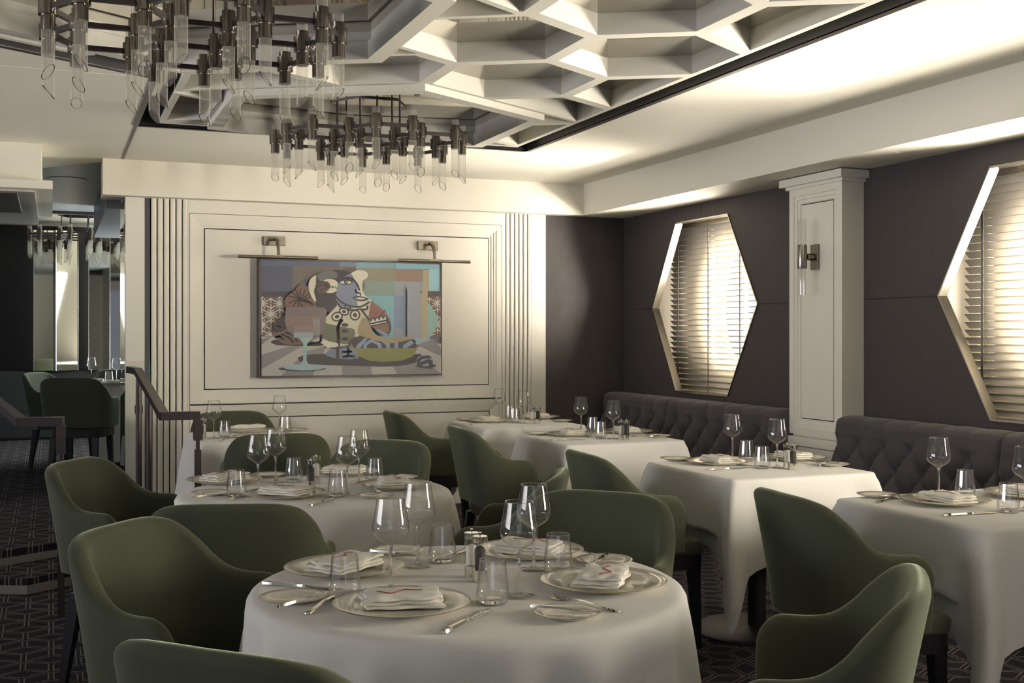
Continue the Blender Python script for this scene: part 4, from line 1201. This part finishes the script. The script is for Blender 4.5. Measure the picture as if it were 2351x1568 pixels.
    poly((108, 108, 56), [(1085, 1020), (1110, 1110), (1790, 1110), (1800, 1050), (1790, 1160), (1700, 1225), (1560, 1252), (1300, 1250), (1170, 1190), (1100, 1110)])
    poly((108, 108, 56), [(1090, 1050), (1130, 1110), (1800, 1110), (1800, 1055), (1808, 1110), (1760, 1200), (1640, 1245), (1450, 1258), (1280, 1245), (1160, 1190), (1095, 1110)])
    # lower dress and tie
    poly((100, 108, 130), [(820, 1180), (900, 1110), (1080, 1090), (1180, 1215), (950, 1225)], 2); line(K, [(955, 1080), (955, 1222)], 34, 0); line(K, [(820, 1100), (960, 1110), (1080, 1080)], 14)
    for q in ([(1000, 1150), (1060, 1150), (1100, 1145)], [(1010, 1205), (1060, 1195), (1130, 1200)], [(1060, 1100), (1070, 1150), (1050, 1210)]): line(K, q, 22)
    poly((182, 178, 164), [(735, 1010), (960, 1060), (960, 1090), (850, 1110)])
    line(K, [(780, 960), (780, 1030), (720, 1060), (650, 1060)], 24)
    # big transparent wine glass
    poly((98, 86, 88), [(430, 672), (815, 672), (832, 760), (825, 880), (790, 960), (700, 1020), (645, 1060), (600, 1060), (560, 1020), (450, 930), (412, 830), (415, 760)], 2)
    rect((108, 90, 86), 430, 765, 770, 870); rect((112, 96, 98), 505, 870, 700, 960); rect((124, 138, 144), 505, 940, 700, 1000); rect((112, 108, 108), 700, 800, 772, 970)
    poly((130, 152, 156), [(560, 1000), (700, 1000), (640, 1060), (632, 1290), (598, 1290), (600, 1060)])
    ell(K, 590, 1330, 240, 26); ell((130, 152, 156), 610, 1315, 210, 34)
    poly((130, 152, 156), [(598, 1240), (632, 1240), (660, 1290), (560, 1290)])
    # striped ball
    ell(K, 1905, 1300, 110, 24); ell(LB, 1890, 1245, 92, 62)
    poly(K, [(1800, 1240), (1850, 1195), (1940, 1190), (1970, 1215), (1860, 1230), (1815, 1290)]); poly(K, [(1815, 1300), (1825, 1270), (1930, 1225), (1980, 1250), (1975, 1290), (1940, 1300), (1930, 1270), (1870, 1290), (1860, 1305)])
    # signature scribble
    line(K, [(1905, 1330), (1915, 1325), (1925, 1335), (1935, 1322), (1945, 1332), (1955, 1325), (1970, 1334)], 4); line(K, [(1965, 1345), (1975, 1350)], 4)
    return m.mesh('painted_canvas', mats)
t = thing('painting', 'large colourful painting of a woman, wine glass and bowl in a thin dark frame', 'painting', (0, 0, 0))
m = MB()
for b_ in ((PX0, PX1, PZ0, PZ0 + .014), (PX0, PX1, PZ1 - .014, PZ1), (PX0, PX0 + .014, PZ0 + .014, PZ1 - .014), (PX1 - .014, PX1, PZ0 + .014, PZ1 - .014)): m.box(b_[0], b_[1], YP - .018, YB + .03, b_[2], b_[3])
m.build('picture_frame', mat('dark_picture_frame', (.07, .06, .055), .4, metal=.4), t)
m = MB(); m.box(PX0 + .012, PX1 - .012, YP - .010, YP + .04, PZ0 + .012, PZ1 - .012); m.build('backing_board', black, t)
put('canvas', ptg(), t)
# picture lamps
for x, xb, lab in ((1.594, 1.58, 'left of two bronze picture lamps over the painting'), (2.835, 2.825, 'right of two bronze picture lamps over the painting')):
    t = thing('picture_lamp', lab, 'picture lamp', (x, YB + .026, 2.10), 0, 'picture lamps')
    m = MB(); m.box(-.085, .085, -.03, .0, -.036, .036); m.build('wall_plate', fix_m, t, bevel=.003)
    m = MB(); m.tube([(-.04, -.045, .008), (.04, -.045, .008)], .006, 10); m.tube([(0, -.03, .008), (0, -.05, .008)], .006, 10); m.build('pivot', fix_m, t, True)
    m = MB(); m.tube(catmull([(0, -.045, .008), (.0, -.09, .012), (.0, -.15, -.015), (.0, -.185, -.07), (0, -.195, -.125)], 5), .009, 4, square=True); m.build('arm', fix_m, t)
    m = MB(); m.box(-.045, .045, -.205, -.18, -.128, -.120); m.build('clamp', fix_m, t)
    m = MB(); m.tube([(-.30, -.195, -.135), (.30, -.195, -.135)], .0125, 16); m.build('lamp_tube', fix_m, t, True)
# sconce on the column
t = thing('wall_sconce', 'bronze wall sconce with clear glass tube on the white column', 'wall sconce', (4.455, 5.915, 1.868))
m = MB(); m.box(-.0, .020, -.036, .036, -.08, .08); m.build('wall_plate', fix_m, t, bevel=.002)
m = MB(); m.tube([(-.06, 0, 0), (0, 0, 0)], .022, 18); m.build('bracket', bronze, t, True)
m = MB(); m.lathe([(.029, -.075), (.030, -.07), (.030, .07), (.029, .075)], 32, c=(-.088, 0)); m.build('holder', bronze, t, True)
m = MB(); m.lathe([(.023, -.24), (.023, .235)], 28, c=(-.088, 0), caps=(False, False)); m.build('glass_tube', tubeg, t, True)

# ------------------------------------------------------------------ chandeliers
def tube_mesh(length, cut, ang, r=.0215):
    """fluted glass tube, lower end cut obliquely"""
    N = 36; m = MB(); rings = []
    def pt(i, z, rr):
        a = 2 * PI * i / N; q = rr * (1 + (.055 if i % 2 else -.045)); return (q * math.cos(a), q * math.sin(a), z)
    def low(i): a = 2 * PI * i / N; return -length + cut * .5 * (1 + math.cos(a - ang))
    m.rings([[pt(i, 0, r) for i in range(N)], [pt(i, low(i), r) for i in range(N)]], caps=(False, False))
    e = MB()
    e.rings([[pt(i, low(i), r * 1.03) for i in range(N)], [pt(i, low(i) - .0012, r * 1.03) for i in range(N)], [pt(i, low(i) - .0012, r * .90) for i in range(N)], [pt(i, low(i), r * .90) for i in range(N)]], caps=(False, False))
    return m.mesh('glass_tube', tubeg), e.mesh('cut_edge', tuberim)
LT = [tube_mesh(.175, .05, R(a)) for a in (-90, -150, -30, 30, 90, 180)]
STB = MB(); STB.rings([[(.0205 * (1 + (.04 if i % 2 else -.03)) * math.cos(2 * PI * i / 40), .0205 * (1 + (.04 if i % 2 else -.03)) * math.sin(2 * PI * i / 40), z) for i in range(40)] for z in (0, .038)], caps=(False, False)); STB = STB.mesh('glass_stub', tubeg)
HM = MB(); HM.lathe([(.0250, -.080), (.0250, -.026), (.0335, -.0255), (.0335, .0325), (.0250, .033), (.0250, .056)], 36); HM = HM.mesh('lamp_holder', bronze, True, 30)
SIN = {}
def honeynodes():
    a = .208; nodes = []
    cs = [(0, -.36), (0, 0), (0, .36), (-.312, -.18), (-.312, .18), (.312, -.18), (.312, .18)]
    for cx, cy in cs:
        for k in range(6):
            p = (cx + a * math.cos(R(60 * k)), cy + a * math.sin(R(60 * k)))
            if not any(math.hypot(p[0] - q[0], p[1] - q[1]) < .02 for q in nodes): nodes.append(p)
    bonds = [(i, j) for i in range(len(nodes)) for j in range(i) if math.hypot(nodes[i][0] - nodes[j][0], nodes[i][1] - nodes[j][1]) < a * 1.08]
    return nodes, bonds
HN, HB = honeynodes()
def chandelier(cx, cy, z, lab, canopy=2.725, seed=0, small=False):
    t = thing('chandelier', lab, 'chandelier', (cx, cy, canopy + .02), 0, 'honeycomb chandeliers')
    dz = z - canopy - .02; rnd = random.Random(seed)
    m = MB(); m.prism(hexpts(0, 0, .235, 0), -.012, .010); m.build('canopy', mat('canopy_bronze_mirror', (.42, .37, .30), .06, metal=1) if 'canopy_bronze_mirror' not in MATS else MATS['canopy_bronze_mirror'], t)
    m = MB(); m.box(-.08, .08, -.08, .08, -.004, ZT - canopy - .021); m.build('canopy_mount', black, t)
    for k in range(6):
        px, py = .19 * math.cos(R(60 * k)), .19 * math.sin(R(60 * k))
        nn = min(HN, key=lambda q: (q[0] - px) ** 2 + (q[1] - py) ** 2)
        m = MB(); m.tube([(px, py, -.012), (px, py, dz)], .0065, 8); m.build('hanging_rod', bronze_flat, t, True)
    for i, j in HB:
        a, b = Vector((*HN[i], dz)), Vector((*HN[j], dz)); d = (b - a).normalized()
        m = MB(); m.tube([a + d * .02, b - d * .02], .0095, square=True); m.build('arm', bronze_flat, t)
    for k, (x, y) in enumerate(HN):
        h = put('lamp_holder', HM, t, (x, y, dz), (0, 0, rnd.uniform(0, 6)))
        g, e = LT[rnd.randrange(6)]
        r_ = -h.rotation_euler.z + rnd.uniform(-.2, .2)
        put('glass_tube', g, h, (0, 0, -.074), (0, 0, r_)); put('cut_edge', e, h, (0, 0, -.074), (0, 0, r_)); put('glass_stub', STB, h, (0, 0, .052))
chandelier(1.745, 6.55, 2.53, 'glass tube chandelier hanging from the far ring, in front of the painting wall', seed=2)
chandelier(.51, 4.50, 2.53, 'large glass tube chandelier at the top left, cut off by the picture edge', seed=5)
chandelier(.30, 13.9, 2.50, 'small distant glass tube chandelier before the mirror panels', seed=8)

# ------------------------------------------------------------------ handrails
def handrail(pts, post, drop, lab, extra=()):
    t = thing('handrail', lab, 'handrail', (pts[0][0], pts[0][1], 0), 0, 'step handrails'); o = Vector((pts[0][0], pts[0][1], 0))
    m = MB()
    P_ = [Vector(p) - o for p in pts]
    w, h = .024, .021
    for a, b in zip(P_[:-1], P_[1:]):
        d = (b - a).normalized(); side = Vector((d.y, -d.x, 0)).normalized() * w; up = Vector((0, 0, h)); a2 = a - d * .012; b2 = b + d * .012
        m.rings([[tuple(q + side + up), tuple(q - side + up), tuple(q - side - up), tuple(q + side - up)] for q in (a2, b2)])
    m.build('rail', rail_m, t)
    e = P_[-1]; m = MB(); m.box(e.x - .022, e.x + .022, e.y - .024, e.y + .024, e.z - drop, e.z - .0205); m.build('end_drop', rail_m, t)
    m = MB(); m.box(e.x - .009, e.x + .009, e.y - .009, e.y + .009, e.z - drop - .05, e.z - drop); m.box(e.x - .016, e.x + .016, e.y - .016, e.y + .016, .0, e.z - drop - .05); m.build('post', rail_m, t)
    for x, y, z0, z1, col in extra:
        m = MB(); m.lathe([(.019, z0), (.019, z1)], 20, c=(x - o.x, y - o.y)); 
        if col: m.lathe([(.026, col - .05), (.026, col + .0)], 20, c=(x - o.x, y - o.y))
        m.build('post', rail_m, t, True)
handrail([(.49, 8.02, 1.145), (.515, 7.62, 1.145), (.545, 6.17, .955), (.715, 6.15, .955)], 0, .13, 'dark bronze handrail beside the fluted wall, post in front of a table',
         extra=((.515, 7.55, .002, 1.10, .93), (.525, 6.85, .002, 1.02, 0)))
handrail([(-.45, 7.6, 1.10), (-.135, 6.03, .955), (.045, 5.98, .955)], 0, .16, 'dark bronze handrail at the left edge of the picture beside the steps')
t = thing('glass_balustrade', 'clear glass balustrade pane with green edge behind the right handrail', 'glass pane', (.50, 8.1, 0))
m = MB(); m.box(-.03, .12, 0, .010, .172, 1.20); m.build('pane', pane_g, t)
m = MB(); m.box(.12, .126, 0, .010, .172, 1.20); m.build('edge', green_edge, t)
# mirrored panels of the far room
for k, (u0, u1, yy, rot) in enumerate(((77, 128, 14.6, 8), (128, 180, 14.6, 28), (203, 253, 14.6, 8), (253, 292, 14.6, -10))):
    def ux(u, y): a = (u - 1175.5) / 2606; c_, s_ = math.cos(R(22.1)), math.sin(R(22.1)); return (s_ + c_ * a) / (c_ - s_ * a) * y
    x0, x1 = ux(u0, yy), ux(u1, yy); w = (x1 - x0) / math.cos(R(rot))
    t = thing('mirror_panel', ['far mirror panel, leftmost of four tall strips', 'brightest far mirror panel, second of four tall strips', 'far mirror panel, third of four tall strips', 'far mirror panel at the white wall end, last of four'][k], 'mirror', ((x0 + x1) / 2, yy, 0), R(rot), 'tall mirror panels in the far room')
    m = MB(); m.box(-w / 2 + .006, w / 2 - .006, 0, .02, .95, 2.62); m.build('mirror_sheet', mirror_c, t)
    m = MB(); m.box(-w / 2, -w / 2 + .006, -.003, .02, .95, 2.62); m.box(w / 2 - .006, w / 2, -.003, .02, .95, 2.62); m.build('edge_trim', satin, t)
t = thing('distant_bench', 'long dark bench below the far mirror panels', 'bench', (0, 14.9, .17))
m = MB(); m.box(-3.2, 2.0, -.22, .3, .0, .78); m.build('bench_back', black, t, bevel=.03)
m = MB(); m.box(-3.2, 2.0, -.75, -.22, .0, .30); m.build('bench_seat', black, t, bevel=.03)

# flush ceiling discs
for x, y, z, lab in ((4.32, 5.05, ZS, 'small flush white disc on the soffit right of the white column'), (4.33, 3.55, ZS, 'small flush white disc on the soffit near the right edge of the picture'), (.12, 10.2, 2.68, 'flush oval looking grey disc on the glossy passage ceiling')):
    m = MB(); r_ = .045 if z < 2.5 else .16; m.lathe([(r_, -.004), (r_, .0), ], 32); o = m.build('ceiling_disc', paint if z < 2.5 else gloss_blue, None, True); o.location = (x, y, z)
    tag(o, lab, 'ceiling disc')
